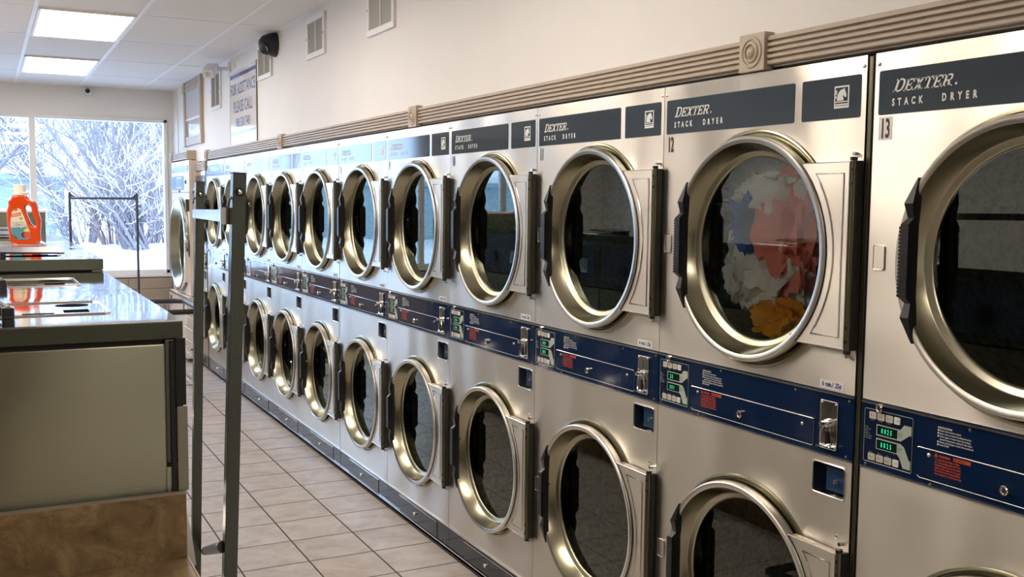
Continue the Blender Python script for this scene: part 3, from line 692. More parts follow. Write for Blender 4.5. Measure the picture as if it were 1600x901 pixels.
# laundry tumbling in dryer 12
def cloth(name, label, c, size, seed, m, local_flat=.30, amp=.05, freq=7, nseg=44):
    """crumpled garment: a bunched sphere-ish sheet with deep folds. c = (u, depth, z) in dryer 12"""
    rnd = random.Random(seed); from mathutils import noise
    mb = MB(); vs = []; fs = []; nu, nv = nseg * 2, nseg
    off = Vector((rnd.uniform(-9, 9), rnd.uniform(-9, 9), rnd.uniform(-9, 9)))
    for j in range(nv + 1):
        for i in range(nu):
            th = PI * j / nv; ph = 2 * PI * i / nu
            d = Vector((math.sin(th) * math.cos(ph), math.sin(th) * math.sin(ph), math.cos(th)))
            q = Vector((d.x * size[0], d.y * size[1], d.z * size[2]))
            w1 = noise.noise(d * 1.6 + off) * .55
            f1 = 1 - abs(noise.noise(Vector((d.x * freq * .5, d.y * freq * .5, d.z * freq * .28)) + off * 2)) * 2
            f2 = 1 - abs(noise.noise(Vector((d.x * freq, d.y * freq, d.z * freq * .6)) - off)) * 2
            s_ = 1 + w1 + (f1 * .55 + f2 * .25) * 1.6 * amp / max(size)
            vs.append(q * s_)
    for j in range(nv):
        for i in range(nu): fs.append((j * nu + i, j * nu + (i + 1) % nu, (j + 1) * nu + (i + 1) % nu, (j + 1) * nu + i))
    mb.add(vs, fs, m, True)
    y0 = ytop(12)
    o = mb.build(name, loc=(c[1], y0 - c[0], c[2]), rot=(0, 0, -PI / 2))
    tag(o, label, 'clothing', 'laundry tumbling in dryer 12')
    return o
CPINK = mat('coral pink cotton', (0.92, 0.30, 0.24), 0.85, bump=.2, bscale=300); CWHITE = mat('white cotton', (0.88, 0.90, 0.86), 0.85, bump=.2, bscale=300)
CBLUE = mat('royal blue cotton', (0.04, 0.15, 0.60), 0.85); CORANGE = mat('amber fleece', (1.0, 0.45, 0.01), 0.9, bump=.5, bscale=200); CGREY = mat('grey green knit', (0.30, 0.36, 0.32), 0.9)
cloth('garment', 'coral pink crumpled garment in the upper middle of the dryer 12 drum', (.480, .112, 1.575), (.082, .042, .100), 3, CPINK, amp=.09, freq=5)
cloth('garment', 'white crumpled garment at the top of the dryer 12 drum', (.375, .125, 1.655), (.15, .05, .06), 5, CWHITE, amp=.08, freq=6)
cloth('garment', 'white twisted garment hanging below the blue one in the dryer 12 drum', (.36, .15, 1.46), (.11, .05, .085), 12, CWHITE, amp=.09, freq=5)
cloth('garment', 'royal blue garment at the left of the dryer 12 drum', (.30, .14, 1.585), (.055, .045, .06), 8, CBLUE, amp=.06, freq=5)
cloth('garment', 'amber orange garment at the bottom of the dryer 12 drum', (.440, .125, 1.305), (.075, .05, .04), 21, CORANGE, amp=.05, freq=5)
cloth('garment', 'grey green garment along the right side of the dryer 12 drum', (.60, .17, 1.50), (.045, .06, .14), 14, CGREY, amp=.06, freq=5)
cloth('garment', 'small pale garment at the lower left of the dryer 12 drum', (.245, .15, 1.44), (.04, .05, .07), 31, CWHITE, amp=.05, freq=5)
# ---- part 2

# ------------------------------------------------------------------ ceiling lamps (2x4 ft troffers in the grid)
def lamp(x0, x1, y0, y1, label):
    t = thing('ceiling_light', label, 'ceiling light', ((x0 + x1) / 2, (y0 + y1) / 2, ZC - .012), 0, 'ceiling light panels')
    w, l = (x1 - x0) / 2, (y1 - y0) / 2
    f = MB(); e = .018
    for a in ((-w, w, -l, -l + e), (-w, w, l - e, l), (-w, -w + e, -l + e, l - e), (w - e, w, -l + e, l - e)): f.box(*a, -.004, .011, TBAR, .001)
    f.build('lamp_frame', t)
    d = MB(); d.box(-w + e, w - e, -l + e, l - e, .0, .006, LAMPD); d.build('lamp_diffuser', t)
    return t
gx = [-0.31 - .61 * i for i in range(9)]
def cell(i, yb): return gx[i + 1] + .016, gx[i] - .016, yb + .01, yb + 1.19
lamps = [(1, 5.25, 'white ceiling light panel nearest the window wall'), (1, 2.85, 'larger looking white ceiling light panel, second from the window wall')]
lamps += [(1, .45, 'ceiling light panel outside the picture above the middle of the aisle'), (1, -1.95, 'ceiling light panel outside the picture above the near end of the washers'), (3, -.75, 'ceiling light panel outside the picture above the washers'), (1, -5.55, 'unseen ceiling light panel added at the back wall for its reflected streak')]  # last panel added unseen for its streak in the washer end panel
lamps += [(5, 5.25, 'added unseen ceiling light panel, left end of the window'), (5, -1.95, 'added unseen ceiling light panel, left of the washers'), (5, .45, 'added unseen ceiling light panel, middle left'), (5, 2.85, 'added unseen ceiling light panel, far left')]  # unseen left panels added to brighten what the dryer steel reflects
for i, yb, lb in lamps: lamp(*cell(i, yb), lb)

# ------------------------------------------------------------------ things on the right wall (local frame like the dryers: X to the right, Z up)
def on_wall(name, label, cat, yleft, z0, group=None, xf=XR): return thing(name, label, cat, (xf, yleft, z0), -PI / 2, group)
def vent(yl, yr, z0, z1, label):
    t = on_wall('wall_vent', label, 'vent', yl, z0, 'vent grilles high on the right wall'); w, h = yl - yr, z1 - z0; e = .032
    f = MB()
    for a in ((0, w, 0, e), (0, w, h - e, h), (0, e, e, h - e), (w - e, w, e, h - e)): f.box(a[0], a[1], -.016, 0, a[2], a[3], WHITEPAINT, .003)
    f.box(w / 2 - .005, w / 2 + .005, -.013, 0, e, h - e, WHITEPAINT)
    f.box(w - e + .006, w - e + .022, -.022, -.014, h * .42, h * .46, WHITEPAINT)
    for x_ in (.01, w - .01):
        screw(f, x_, h * .5, -.016, .005, HINGE)
    f.build('frame', t)
    l = MB(); n = int((w - 2 * e) / .008)
    for i in range(n):
        x_ = e + (i + .5) * (w - 2 * e) / n; l.add([(x_ - .0033, -.009, e), (x_ + .0033, -.010, e), (x_ + .0033, -.010, h - e), (x_ - .0033, -.009, h - e)], [(0, 1, 2, 3)], VENTG)
    l.rect(e, w - e, e, h - e, -.007, VENTG); l.build('louvres', t)
vent(1.125, .725, 2.497, 2.775, 'vent grille high on the wall, nearest one, cut by the top edge of the photo')
vent(2.285, 1.905, 2.512, 2.765, 'vent grille high on the wall, second from the right')
vent(3.60, 3.19, 2.51, 2.77, 'vent grille on the wall just below the black dome camera')
vent(5.38, 4.96, 2.42, 2.76, 'narrow vent grille on the wall behind the white box camera')

t = on_wall('wall_sign', 'white notice reading FOR ASSISTANCE PLEASE CALL with blue stripe, on the right wall', 'sign', 4.59, 2.078); w, h = .93, .597
s = MB(); s.box(0, w, -.006, 0, 0, h, mat('sign face', (0.74, 0.73, 0.74), 0.10, spec=0.8), .002)
SBL = mat('sign blue', (0.05, 0.06, 0.27), 0.12)
s.rect(.02, w - .02, h - .060, h - .030, -.0065, SBL); s.rect(.03, w - .03, .075, .10, -.0065, SBL)
for tx, z, sz, wd in (('FOR ASSISTANCE', .400, .130, .86), ('PLEASE CALL', .255, .130, .66), ('908 330 7481', .135, .105, .52)):
    m0 = len(s.v); s.text(tx, 0, z, sz, NAVYP, -.0068, 'LEFT', off=.0015)
    xs_ = [p[0] for p in s.v[m0:]]; a, c_ = min(xs_), max(xs_); kx = wd / (c_ - a)
    for i in range(m0, len(s.v)): p = s.v[i]; s.v[i] = ((p[0] - a) * kx + (w - wd) / 2, p[1], p[2])
s.build('sign_board', t)
s = MB(); s.box(-.006, 0, -.010, 0, -.006, h + .006, WHITEPAINT); s.box(w, w + .008, -.010, 0, -.006, h + .006, HINGE)
s.box(-.006, w + .006, -.010, 0, h, h + .008, WHITEPAINT); s.box(-.006, w + .006, -.010, 0, -.008, 0, WHITEPAINT); s.build('sign_frame', t)

# interior window with fluted casing
t = on_wall('framed_interior_window', 'taupe framed interior window with half lowered grey blind, high on the right wall', 'interior window', 6.755, 2.16); w, h = .98, .625; e = .10
def fl_strip(mb, x0, x1, z0, z1, vert, m):
    mb.box(x0, x1, -.020, 0, z0, z1, m)
    n = 4
    for i in range(1, n + 1):
        if vert: a = x0 + (x1 - x0) * (i - .5) / n; mb.box(a - .006, a + .006, -.025, -.02, z0, z1, m)
        else: a = z0 + (z1 - z0) * (i - .5) / n; mb.box(x0, x1, -.025, -.02, a - .006, a + .006, m)
f = MB(); fl_strip(f, e, w - e, 0, e * .85, False, TAN); fl_strip(f, e, w - e, h - e * .85, h, False, TAN); fl_strip(f, .01, e, e * .85, h - e * .85, True, TAN); fl_strip(f, w - e, w - .01, e * .85, h - e * .85, True, TAN)
for cx_ in (.052, w - .052):
    for cz_ in (.045, h - .045): f.box(cx_ - .055, cx_ + .055, -.034, 0, cz_ - .05, cz_ + .05, TAN, .004)
f.build('casing', t)
g = MB(); g.box(e, w - e, -.006, -.003, e * .85, h - e * .85, mat('mirror like pane', (0.62, 0.62, 0.66), 0.06, 0.4)); g.build('pane', t)
g = MB(); g.box(e + .004, w - e - .004, -.014, -.008, h * .42, h - e * .85, mat('grey blind', (0.42, 0.41, 0.43), 0.7)); g.box(e + .004, w - e - .004, -.018, -.006, h * .40, h * .425, WHITEPAINT); g.build('blind', t)

# thin vertical strip below the interior window, by the corner
b = MB(); b.box(.010, 0.02, 7.205, 7.215, 2.10, 2.79, WHITEPAINT); struct(b, 'trim_%d' % k); k += 1

# black dome camera on wall
t = thing('security_camera', 'black dome camera mounted high on the wall over a vent grille', 'camera', (XR, 3.09, 2.715))
m_ = MB(); m_.lathe([(.085, .0), (.085, -.012), (.080, -.03), (.072, -.065), (.055, -.10), (.030, -.118), (.0003, -.124)], (0, 0, 0), BLACK, 'X', 40, caps=True); m_.build('camera_housing', t)
m_ = MB(); d_ = Vector((-.80, -.45, -.40)).normalized(); base = Vector((-.045, -.005, -.01))
q = d_.to_track_quat('Z', 'Y').to_matrix().to_4x4(); tmp = MB(); tmp.lathe([(.046, .0), (.046, .060), (.038, .068), (.030, .066), (.026, .058), (.0003, .062)], (0, 0, 0), mat('black lens glass', (0.01, 0.01, 0.012), .08), 'Z', 30)
m_.add([Matrix.Translation(base) @ q @ Vector(p) for p in tmp.v], tmp.f, tmp.mats[0], True); m_.build('lens', t)
# white box camera on arm
t = thing('security_camera', 'white box camera on a short arm near the ceiling, left of the notice', 'camera', (XR, 4.62, 2.715))
m_ = MB(); m_.box(-.012, 0, -.035, .035, -.06, .06, WHITEMET, .004); m_.tube([(-.01, 0, .0), (-.05, 0, .0), (-.11, .01, -.002)], .016, WHITEMET, 12); m_.build('mounting_arm', t)
m_ = MB(); tmp = MB(); tmp.box(-.045, .045, -.09, .07, -.035, .035, WHITEMET, .008); R_ = Matrix.Translation((-.155, 0.0, -.02)) @ Matrix.Rotation(math.radians(-30), 4, 'Z') @ Matrix.Rotation(math.radians(28), 4, 'X')
m_.add([R_ @ Vector(p) for p in tmp.v], tmp.f, WHITEMET); tmp = MB(); tmp.lathe([(.022, -.094), (.022, -.088)], (0, 0, 0), BLACK, 'Y', 20, caps=True); m_.add([R_ @ Vector(p) for p in tmp.v], tmp.f, CLEARST); m_.build('camera_housing', t)
# small turret camera on the front wall
t = thing('security_camera', 'small white turret camera under the ceiling over the shop window', 'camera', (-.835, Y1, 2.755))
m_ = MB(); m_.lathe([(.03, 0), (.03, -.02), (.018, -.03), (.018, -.045)], (0, 0, .01), WHITEMET, 'Y', 20, caps=True); m_.lathe([(.0003, .036), (.02, .03), (.036, .012), (.040, -.01), (.032, -.03), (.0003, -.032)], (0, -.065, -.012), WHITEMET, 'Z', 24); m_.build('camera_housing', t)
m_ = MB(); tmp = MB(); tmp.lathe([(.025, -.028), (.024, -.040), (.0003, -.043)], (0, 0, 0), BLACK, 'Y', 20); R_ = Matrix.Translation((-.003, -.066, -.018)) @ Matrix.Rotation(math.radians(-20), 4, 'X'); R_ = R_ @ Matrix.Rotation(math.radians(-10), 4, 'Z')
m_.add([R_ @ Vector(p) for p in tmp.v], tmp.f, BLACK, True); m_.build('lens', t)

# ------------------------------------------------------------------ low metal cover under the window
t = thing('heater_cover', 'beige metal heater cover running along the wall under the shop window', 'heater cover', (0, Y1 - .16, 0))
m_ = MB()
xx = -.03; i = 0
while xx > -5.0:
    m_.box(xx - .455, xx, 0, .15, .05, .640, TANMET, .003); m_.box(xx - .455, xx, .012, .15, .643, .755, TANMET, .003); xx -= .458
m_.build('metal_panels', t)
m_ = MB(); m_.box(-5.0, -.03, .01, .155, 0, .05, DARK); m_.build('plinth', t)

# ------------------------------------------------------------------ washers in a row, fronts towards the aisle
XW = -1.505
SLOT = mat('dark slot', (.01, .01, .01), 1.0, spec=0.0)
WB = mat('washer control blue', (0.05, 0.08, 0.13), 0.2)
def make_washer(w, H, first=False, lid=0):
    """local frame: X along the row (away from camera), Y into the machine (towards -x), Z up"""
    t = thing('washing_machine', '', 'washing machine', (0, 0, 0), PI / 2, 'front loading washers in the left row')
    D = .80
    b_ = MB(); b_.box(.004, w - .004, .034, D, .15, H - .046, STEEL_SIDE, .003); b_.box(.016, w - .016, .036, D - .01, H - .046, H - .036, BLACKM); b_.build('body', t)  # black filler paints the dark of the recess under the lid
    b_ = MB(); b_.box(.004, w - .004, .03, D, .0, .15, MARBLE); b_.build('plinth', t)
    # front: door panel and lower panel
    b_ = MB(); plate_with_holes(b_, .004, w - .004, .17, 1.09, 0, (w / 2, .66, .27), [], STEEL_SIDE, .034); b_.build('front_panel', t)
    b_ = MB(); b_.box(.004, w - .004, .0, .034, 1.098, H - .038, SATIN, .002); b_.box(.05, w - .05, -.003, 0, 1.13, H - .07, WB)
    b_.cyl((w * .68, 0, 1.22), .035, -.02, 0, BLACK, 'Y', 20); b_.box(w * .16, w * .40, -.006, 0, 1.18, 1.27, CHROME, .002); b_.build('control_panel', t)
    d = MB(); d.lathe([(.27, .0), (.285, -.02), (.28, -.045), (.25, -.05), (.22, -.035), (.20, .02)], (w / 2, 0, .66), CHROME, 'Y', 48); door = d.build('door', t)
    g = MB(); g.lathe([(.205, .015), (.10, .04), (.0003, .05)], (w / 2, 0, .66), mat('dark washer glass', (.01, .012, .015), .05), 'Y', 40); g.build('door_glass', door)
    hd = MB(); hd.tube([(w / 2 - .26, -.045, .75), (w / 2 - .30, -.075, .72), (w / 2 - .30, -.075, .60), (w / 2 - .26, -.045, .57)], .012, BLACK, 10); hd.build('handle', door)
    # top lid with overhang
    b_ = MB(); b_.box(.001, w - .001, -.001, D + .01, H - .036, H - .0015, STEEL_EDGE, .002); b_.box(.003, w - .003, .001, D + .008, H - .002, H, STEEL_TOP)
    top = b_.build('top_panel', t)
    # soap dispenser: pressed frame, slots, black caps
    s_ = MB(); y0_, y1_ = .115, .235; x0_, x1_ = w * .24, w * .60
    s_.tube([(x0_, .33, H + .0005), (x0_, y0_ + .01, H + .0005), (x0_ + .01, y0_, H + .0005), (x1_ - .01, y0_, H + .0005), (x1_, y0_ + .01, H + .0005), (x1_, .33, H + .0005)], .003, EDGE, 6)
    s_.add([(x0_ + .05, y0_ + .035, H + .0006), (x0_ + .10, y0_ + .035, H + .0006), (x0_ + .10, y0_ + .085, H + .0006), (x0_ + .05, y0_ + .085, H + .0006)], [(0, 1, 2, 3)], SLOT)
    cx_, cy_ = x1_ - .07, y0_ + .06
    s_.add([(cx_ + .03 * math.cos(a), cy_ + .035 * math.sin(a), H + .0006) for a in [i * PI / 10 for i in range(20)]], [tuple(range(20))], SLOT)
    s_.add([(x0_ + .03, y0_ + .105, H + .0006), (x0_ + .05, y0_ + .105, H + .0006), (x0_ + .05, y0_ + .165, H + .0006), (x0_ + .03, y0_ + .165, H + .0006)], [(0, 1, 2, 3)], SLOT)
    s_.build('soap_dispenser', top)
    c_ = MB(); c_.box(x0_ - .03, x0_ + .0, .295, .318, H, H + .022, BLACK, .004); c_.tube([(x0_ - .015, .305, H + .018), (x0_ + .05, .32, H + .024), (x0_ + .11, .335, H + .016)], .006, BLACK, 8); c_.box(x0_ + .10, x0_ + .14, .31, .34, H, H + .018, BLACK, .004); c_.build('latch', top)
    if lid:
        l_ = MB(); l_.add([(.10, .11, H + .012), (.30, .11, H + .020), (.30, .30, H + .022), (.10, .30, H + .014), (.10, .11, H + .017), (.30, .11, H + .027), (.30, .30, H + .029), (.10, .30, H + .021)],
                            [(0, 1, 2, 3), (7, 6, 5, 4), (0, 4, 5, 1), (1, 5, 6, 2), (2, 6, 7, 3), (3, 7, 4, 0)], BLACK); l_.box(.12, .28, .285, .30, H, H + .02, BLACK); l_.build('dispenser_lid', top)
    return t
washers = [(.752, 1.384, -2.082, 0, 'nearest washer, its dull steel end panel facing the camera above the marble counter'),
           (.757, 1.384, -1.330, 0, 'second washer of the left row, between the nearest one and the raised tops'),
           (.90, 1.425, -.573, 1, 'washer with raised top and thin black dispenser lid, in front of the orange jug'),
           (.86, 1.425, .330, 0, 'washer carrying the orange detergent jug on its top'),
           (.86, 1.425, 1.193, 1, 'washer behind the orange jug with its dispenser lid slightly raised'),
           (.86, 1.425, 2.056, 1, 'last low washer of the left row, in front of the taller grey one')]
for w, H, y, lid, lb in washers:
    t = make_washer(w, H, lid=lid); t.location = (XW, y, 0); t['label'] = lb
t = thing('extractor', 'taller grey machine with pale top edge at the far end of the washer row', 'machine', (XW, 2.95, 0), PI / 2)
m_ = MB(); m_.box(.0, .9, 0, .85, 0, 1.53, mat('olive enamel', (.13, .14, .09), .4), .006); m_.build('body', t)
m_ = MB(); m_.box(-.004, .904, -.004, .854, 1.53, 1.545, WHITEMET, .004); m_.build('top_panel', t)
m_ = MB(); m_.lathe([(.30, 0), (.31, -.03), (.27, -.04), (.22, .0)], (.45, 0, .75), CHROME, 'Y', 40); m_.lathe([(.22, -.005), (.0003, -.005)], (.45, 0, .75), BLACK, 'Y', 40); m_.build('door', t)

EDGEG = mat('grey door edge', (0.34, 0.33, 0.27), 0.4, 0.5)
# end trims of the washer row: the dark front edge seen beside the end panel
t = thing('corner_guard', 'dark vertical corner strip at the aisle edge of the nearest washer', 'corner guard', (XW, -2.084, 0))
m_ = MB(); m_.box(-.025, -.016, -.002, .0, 1.042, 1.345, BLACKM); m_.box(-.0165, .004, -.006, .0, 1.215, 1.350, BLACK, .002); m_.box(-.0145, .006, -.006, .0, 1.042, 1.213, EDGEG, .002); m_.build('strip', t)  # first box paints the dark gap beside the end panel

EDGEB = mat('pale laminate edge', (0.42, 0.37, 0.28), 0.5)
# marble folding counter with backsplash
t = thing('folding_counter', 'brown marbled folding counter with low backsplash against the nearest washer', 'counter', (XW, -2.09, 0))
m_ = MB(); m_.box(-.80, -.003, -1.0, -.022, .877, .912, MARBLE, .003); m_.build('countertop', t)
m_ = MB(); m_.box(-.80, -.003, -.021, -.003, .877, 1.041, MARBLE, .0015); m_.box(-.80, -.003, -.0215, -.003, 1.041, 1.0425, EDGEB); m_.build('backsplash', t)
m_ = MB(); m_.box(-.003, -.0005, -1.0, -.003, .878, .912, EDGEB); m_.build('edge_band', t)
m_ = MB(); m_.box(-.78, -.03, -.95, -.04, .0, .876, TANMET); m_.build('cabinet', t)

# ------------------------------------------------------------------ detergent jug
ORANGE = mat('orange jug plastic', (0.56, 0.048, 0.004), 0.22, coat=0.4)
t = thing('detergent_jug', 'bright orange laundry detergent jug with white cap standing on a washer', 'detergent jug', (-1.700, .579, 1.4255), math.radians(-8)); t.scale = (.95, .95, .96)
def crop(px, py): return ((px - 375) / 553 * .129 * 1.0, (862 - py) / 772 * .212)   # jug outline, 664x901 close-up to metres
out = [(205, 92), (165, 135), (130, 185), (128, 250), (100, 320), (96, 420), (104, 560), (122, 700), (132, 790), (150, 830), (200, 860), (560, 862), (600, 845), (640, 812), (640, 700), (652, 560), (655, 460), (620, 340), (590, 210), (560, 175), (480, 145), (435, 100), (430, 90)]
hole = [(455, 232), (505, 250), (520, 300), (530, 370), (565, 440), (592, 510), (590, 555), (560, 575), (510, 550), (465, 480), (430, 400), (405, 320), (400, 270), (420, 240)]
cu = bpy.data.curves.new('jug', 'CURVE'); cu.dimensions = '2D'; cu.fill_mode = 'BOTH'; cu.extrude = .018; cu.bevel_depth = .012; cu.bevel_resolution = 5; cu.offset = -.010; cu.resolution_u = 4
def spline(pts):
    s = cu.splines.new('BEZIER'); s.bezier_points.add(len(pts) - 1); s.use_cyclic_u = True
    for bp_, p in zip(s.bezier_points, pts):
        bp_.co = (*crop(*p), 0); bp_.handle_left_type = bp_.handle_right_type = 'AUTO'
spline(out); spline(hole)
ob = bpy.data.objects.new('tmp', cu); me = bpy.data.meshes.new_from_object(ob)
m_ = MB(); m_.mesh(me, ORANGE, Matrix.Rotation(PI / 2, 4, 'X'), smooth=True); bpy.data.objects.remove(ob); bpy.data.curves.remove(cu)
a0 = len(m_.v); nx, nz = crop(315, 92)
m_.lathe([(.026, -.004), (.0245, .004), (.0245, .012)], (nx, 0, nz), ORANGE, 'Z', 30)
jug = m_.build('jug_body', t)
m_ = MB(); m_.lathe([(.0285, .0), (.0295, .001), (.0295, .012), (.0285, .013), (.0245, .014), (.0235, .045), (.022, .047), (.0003, .047)], (nx, 0, nz + .004), mat('ivory cap', (0.78, 0.73, 0.66), .4), 'Z', 40)
for i in range(28):
    a = 2 * PI * i / 28; m_.box(nx + .0242 * math.cos(a) - .0008, nx + .0242 * math.cos(a) + .0008, .0242 * math.sin(a) - .0008, .0242 * math.sin(a) + .0008, nz + .018, nz + .048, m_.mats[0])
m_.build('cap', t)
m_ = MB(); yl = -.0308
lab = [(220, 300), (300, 282), (340, 310), (390, 430), (440, 560), (488, 650), (490, 730), (465, 765), (400, 778), (260, 778), (200, 750), (165, 680), (152, 560), (158, 440), (180, 350)]
def P(*pts): return [crop(*p) for p in pts]
m_.flat(P(*lab), yl, mat('label cream', (.62, .55, .42), .35))
m_.flat(P((158, 590), (450, 585), (488, 650), (490, 730), (465, 765), (400, 778), (260, 778), (200, 750), (165, 680)), yl - .0004, mat('label teal', (.07, .22, .28), .35))
m_.flat(P((170, 690), (260, 740), (270, 776), (210, 756)), yl - .0006, mat('label green', (.04, .12, .02), .35))
m_.flat(P((370, 650), (400, 610), (450, 590), (480, 650)), yl - .0006, mat('label yellow', (.75, .42, .03), .35))
m_.flat([(crop(385, 700)[0] + .0125 * math.cos(i * PI / 8), crop(385, 705)[1] + .0125 * math.sin(i * PI / 8)) for i in range(16)], yl - .0006, mat('label plum', (.06, .02, .03), .35))
m_.flat([(crop(425, 700)[0] + .0135 * math.cos(i * PI / 8), crop(425, 705)[1] + .0125 * math.sin(i * PI / 8)) for i in range(16)], yl - .0008, mat('label red', (.55, .05, .015), .35))
m_.flat(P((168, 380), (340, 345), (338, 400), (168, 430)), yl - .0004, REDP); m_.flat(P((180, 390), (328, 360), (326, 392), (180, 418)), yl - .0006, mat('label pale red', (.65, .25, .2), .4))
m_.flat(P((222, 300), (280, 290), (282, 318), (222, 328)), yl - .0004, REDP)
m_.flat([(crop(336, 445)[0] + .0075 * math.cos(i * PI / 8), crop(336, 445)[1] + .006 * math.sin(i * PI / 8)) for i in range(16)], yl - .0004, mat('label olive', (.30, .30, .05), .4))
for tx, zp, xp, sz in (('Laundry', 540, 178, .0175), ('Detergent', 582, 160, .0175)):
    x_, z_ = crop(xp, zp)
    m_.text(tx, x_, z_, sz, BLACKP, yl - .0008, off=.0016, sx=.86); m_.text(tx, x_, z_, sz, WHITEP, yl - .0011, off=.0003, sx=.86)
m_.build('label', jug)

# ------------------------------------------------------------------ near rack: two square posts
t = thing('garment_rack', 'grey steel rack of two square posts with a crossbar, in front of the dryers', 'rack', (-1.36, -1.55, 0))
L0 = Vector((1.36, 1.55, 0))
nb, nt_ = Vector((-1.4505, -2.1, .11)) + L0, Vector((-1.395, -2.1, 1.675)) + L0
fb, ft = Vector((-1.310, -1.005, .11)) + L0, Vector((-1.270, -1.005, 1.675)) + L0
def sq_post(a, b, name):
    p = MB(); w_ = .0262; t_ = (b - a).normalized()
    p.bar(a, b, w_, w_, SATIN); p.bar(b, b + t_ * .002, w_ + .002, w_ + .002, BLACK)
    o = p.build(name, t, bevel=.002)
    q = MB(); c = b - t_ * .037
    q.lathe([(.0095, -.0135), (.0085, -.0165), (.006, -.0165), (.0055, -.0145)], c, BLACK, 'Y', 18); q.lathe([(.0052, -.0150), (.0046, -.0172), (.0003, -.0180)], c, CHROME, 'Y', 18)
    q.tube([c + Vector((.012, 0, -.012)), c + Vector((.022, -.002, -.016)), c + Vector((.026, -.002, -.020)), c + Vector((.022, -.002, -.026))], .0035, HINGE, 8)
    q.tube([c + Vector((-.012, 0, -.010)), c + Vector((-.018, 0, -.014)), c + Vector((-.020, 0, -.028))], .0032, CHROME, 8)
    q.build('bolt', o)
    return o
sq_post(nb, nt_, 'post'); sq_post(fb, ft, 'post')
b_ = MB(); b_.bar(nt_ + Vector((-.021, .020, -.0845)), ft + Vector((-.015, -.014, -.0945)), .020, .0245, CHROME); b_.bar(nt_ + Vector((-.021, .018, -.0845)), nt_ + Vector((-.021, .024, -.0845)), .024, .034, CHROME); b_.build('crossbar', t)
b_ = MB(); b_.tube([Vector((-1.432, -2.085, .913)) + L0, Vector((-1.274, -1.022, .543)) + L0], .0133, BLACK, 14); b_.build('brace', t)
b_ = MB()
for pb in (nb, fb):
    b_.bar(pb + Vector((-.05, 0, -.012)), pb + Vector((.35, 0, -.012)), .026, .026, SATIN)
b_.bar(nb + Vector((.34, 0, -.012)), fb + Vector((.34, 0, -.012)), .026, .026, SATIN); b_.bar(nb + Vector((0, 0, -.012)), fb + Vector((0, 0, -.012)), .026, .026, SATIN)
b_.build('base_frame', t)
for pb in (nb, fb):
    for dx in (-.03, .33):
        c_ = MB(); cc = pb + Vector((dx, 0, 0)); c_.cyl((cc.x, cc.y + .012, .035), .035, -.011, .011, BLACKM, 'X', 20); c_.box(cc.x - .015, cc.x - .012, cc.y - .01, cc.y + .02, .03, .086, CHROME); c_.box(cc.x + .012, cc.x + .015, cc.y - .01, cc.y + .02, .03, .086, CHROME); c_.box(cc.x - .015, cc.x + .015, cc.y - .012, cc.y + .02, .082, .088, CHROME); c_.build('caster', t)

# far rack with platform
t = thing('garment_rack', 'thin dark hanging rack standing before the window at the far end of the aisle', 'rack', (-.86, 6.0, 0))
RK = mat('blue grey rack steel', (0.10, 0.11, 0.14), 0.35, 0.6)
b_ = MB()
for sx in (-1, 1):
    x_ = sx * .292; o = MB(); o.tube([(x_, 0, .62), (x_, 0, 1.665)], .0115, RK, 12); o.lathe([(.0125, 0), (.006, .012), (.0003, .014)], (x_, 0, 1.664), BLACK, 'Z', 12); o.build('post', t)
b_.tube([(-.29, 0, 1.622), (.29, 0, 1.622)], .0115, RK, 12)
for sx in (-1, 1): b_.prism([(sx * .285, 1.628), (sx * .285, 1.665), (sx * .235, 1.628)], -.004, .004, RK)
b_.build('crossbar', t)
b_ = MB(); b_.box(-.36, .40, -.12, .55, .585, .615, WHITEMET, .008); b_.box(-.36, .40, -.13, -.118, .50, .62, WHITEMET, .004); b_.build('platform', t)
for sx, y_ in ((-.33, -.09), (.37, -.09), (-.33, .52), (.37, .52)):
    o = MB(); o.tube([(sx, y_, .06), (sx, y_, .59)], .012, CHROME, 10); o.cyl((sx, y_, .035), .035, -.012, .012, BLACKM, 'X', 16); o.build('leg', t)

# wire laundry cart
t = thing('laundry_cart', 'wire laundry cart with black bumper rim at the far end of the aisle', 'laundry cart', (-.62, 4.55, 0))
hw, hl, zr, zb_ = .30, .46, .735, .36
def rr(hw_, hl_, z, r=.10, n=6):
    pts = []
    for cx_, cy_, a in ((hw_ - r, -hl_ + r, -PI / 2), (hw_ - r, hl_ - r, 0), (-hw_ + r, hl_ - r, PI / 2), (-hw_ + r, -hl_ + r, PI)):
        for i in range(n + 1): pts.append((cx_ + r * math.cos(a + PI / 2 * i / n), cy_ + r * math.sin(a + PI / 2 * i / n), z))
    return pts
o = MB(); top_ = rr(hw, hl, zr); o.tube(top_, .021, BLACK, 10, True); rim = o.build('bumper_rim', t)
o = MB()
for i in range(5):
    f_ = i / 4; o.tube(rr(hw - .07 * f_, hl - .09 * f_, zr - .02 - (zr - zb_ - .02) * f_), .0032 if i else .005, WHITEMET, 6, True)
A = rr(hw, hl, zr); B = rr(hw - .07, hl - .09, zb_)
def dens(P_, n):
    L_ = [0]
    for i in range(len(P_)): L_.append(L_[-1] + (Vector(P_[(i + 1) % len(P_)]) - Vector(P_[i])).length)
    out_ = []
    for j in range(n):
        d = L_[-1] * j / n; i = max(q for q in range(len(P_)) if L_[q] <= d + 1e-9); f_ = (d - L_[i]) / (L_[i + 1] - L_[i]); out_.append(Vector(P_[i]).lerp(Vector(P_[(i + 1) % len(P_)]), f_))
    return out_
for a, c_ in zip(dens(A, 64), dens(B, 64)): o.tube([a, c_], .0016, WHITEMET, 5)
for i in range(15): y_ = -hl + .09 + (2 * hl - .18) * (i + .5) / 15; o.tube([(-hw + .07, y_, zb_), (hw - .07, y_, zb_)], .0016, WHITEMET, 5)
o.build('wire_basket', t)
o = MB(); o.tube(rr(hw - .04, hl - .04, .135, .05), .012, CHROME, 10, True)
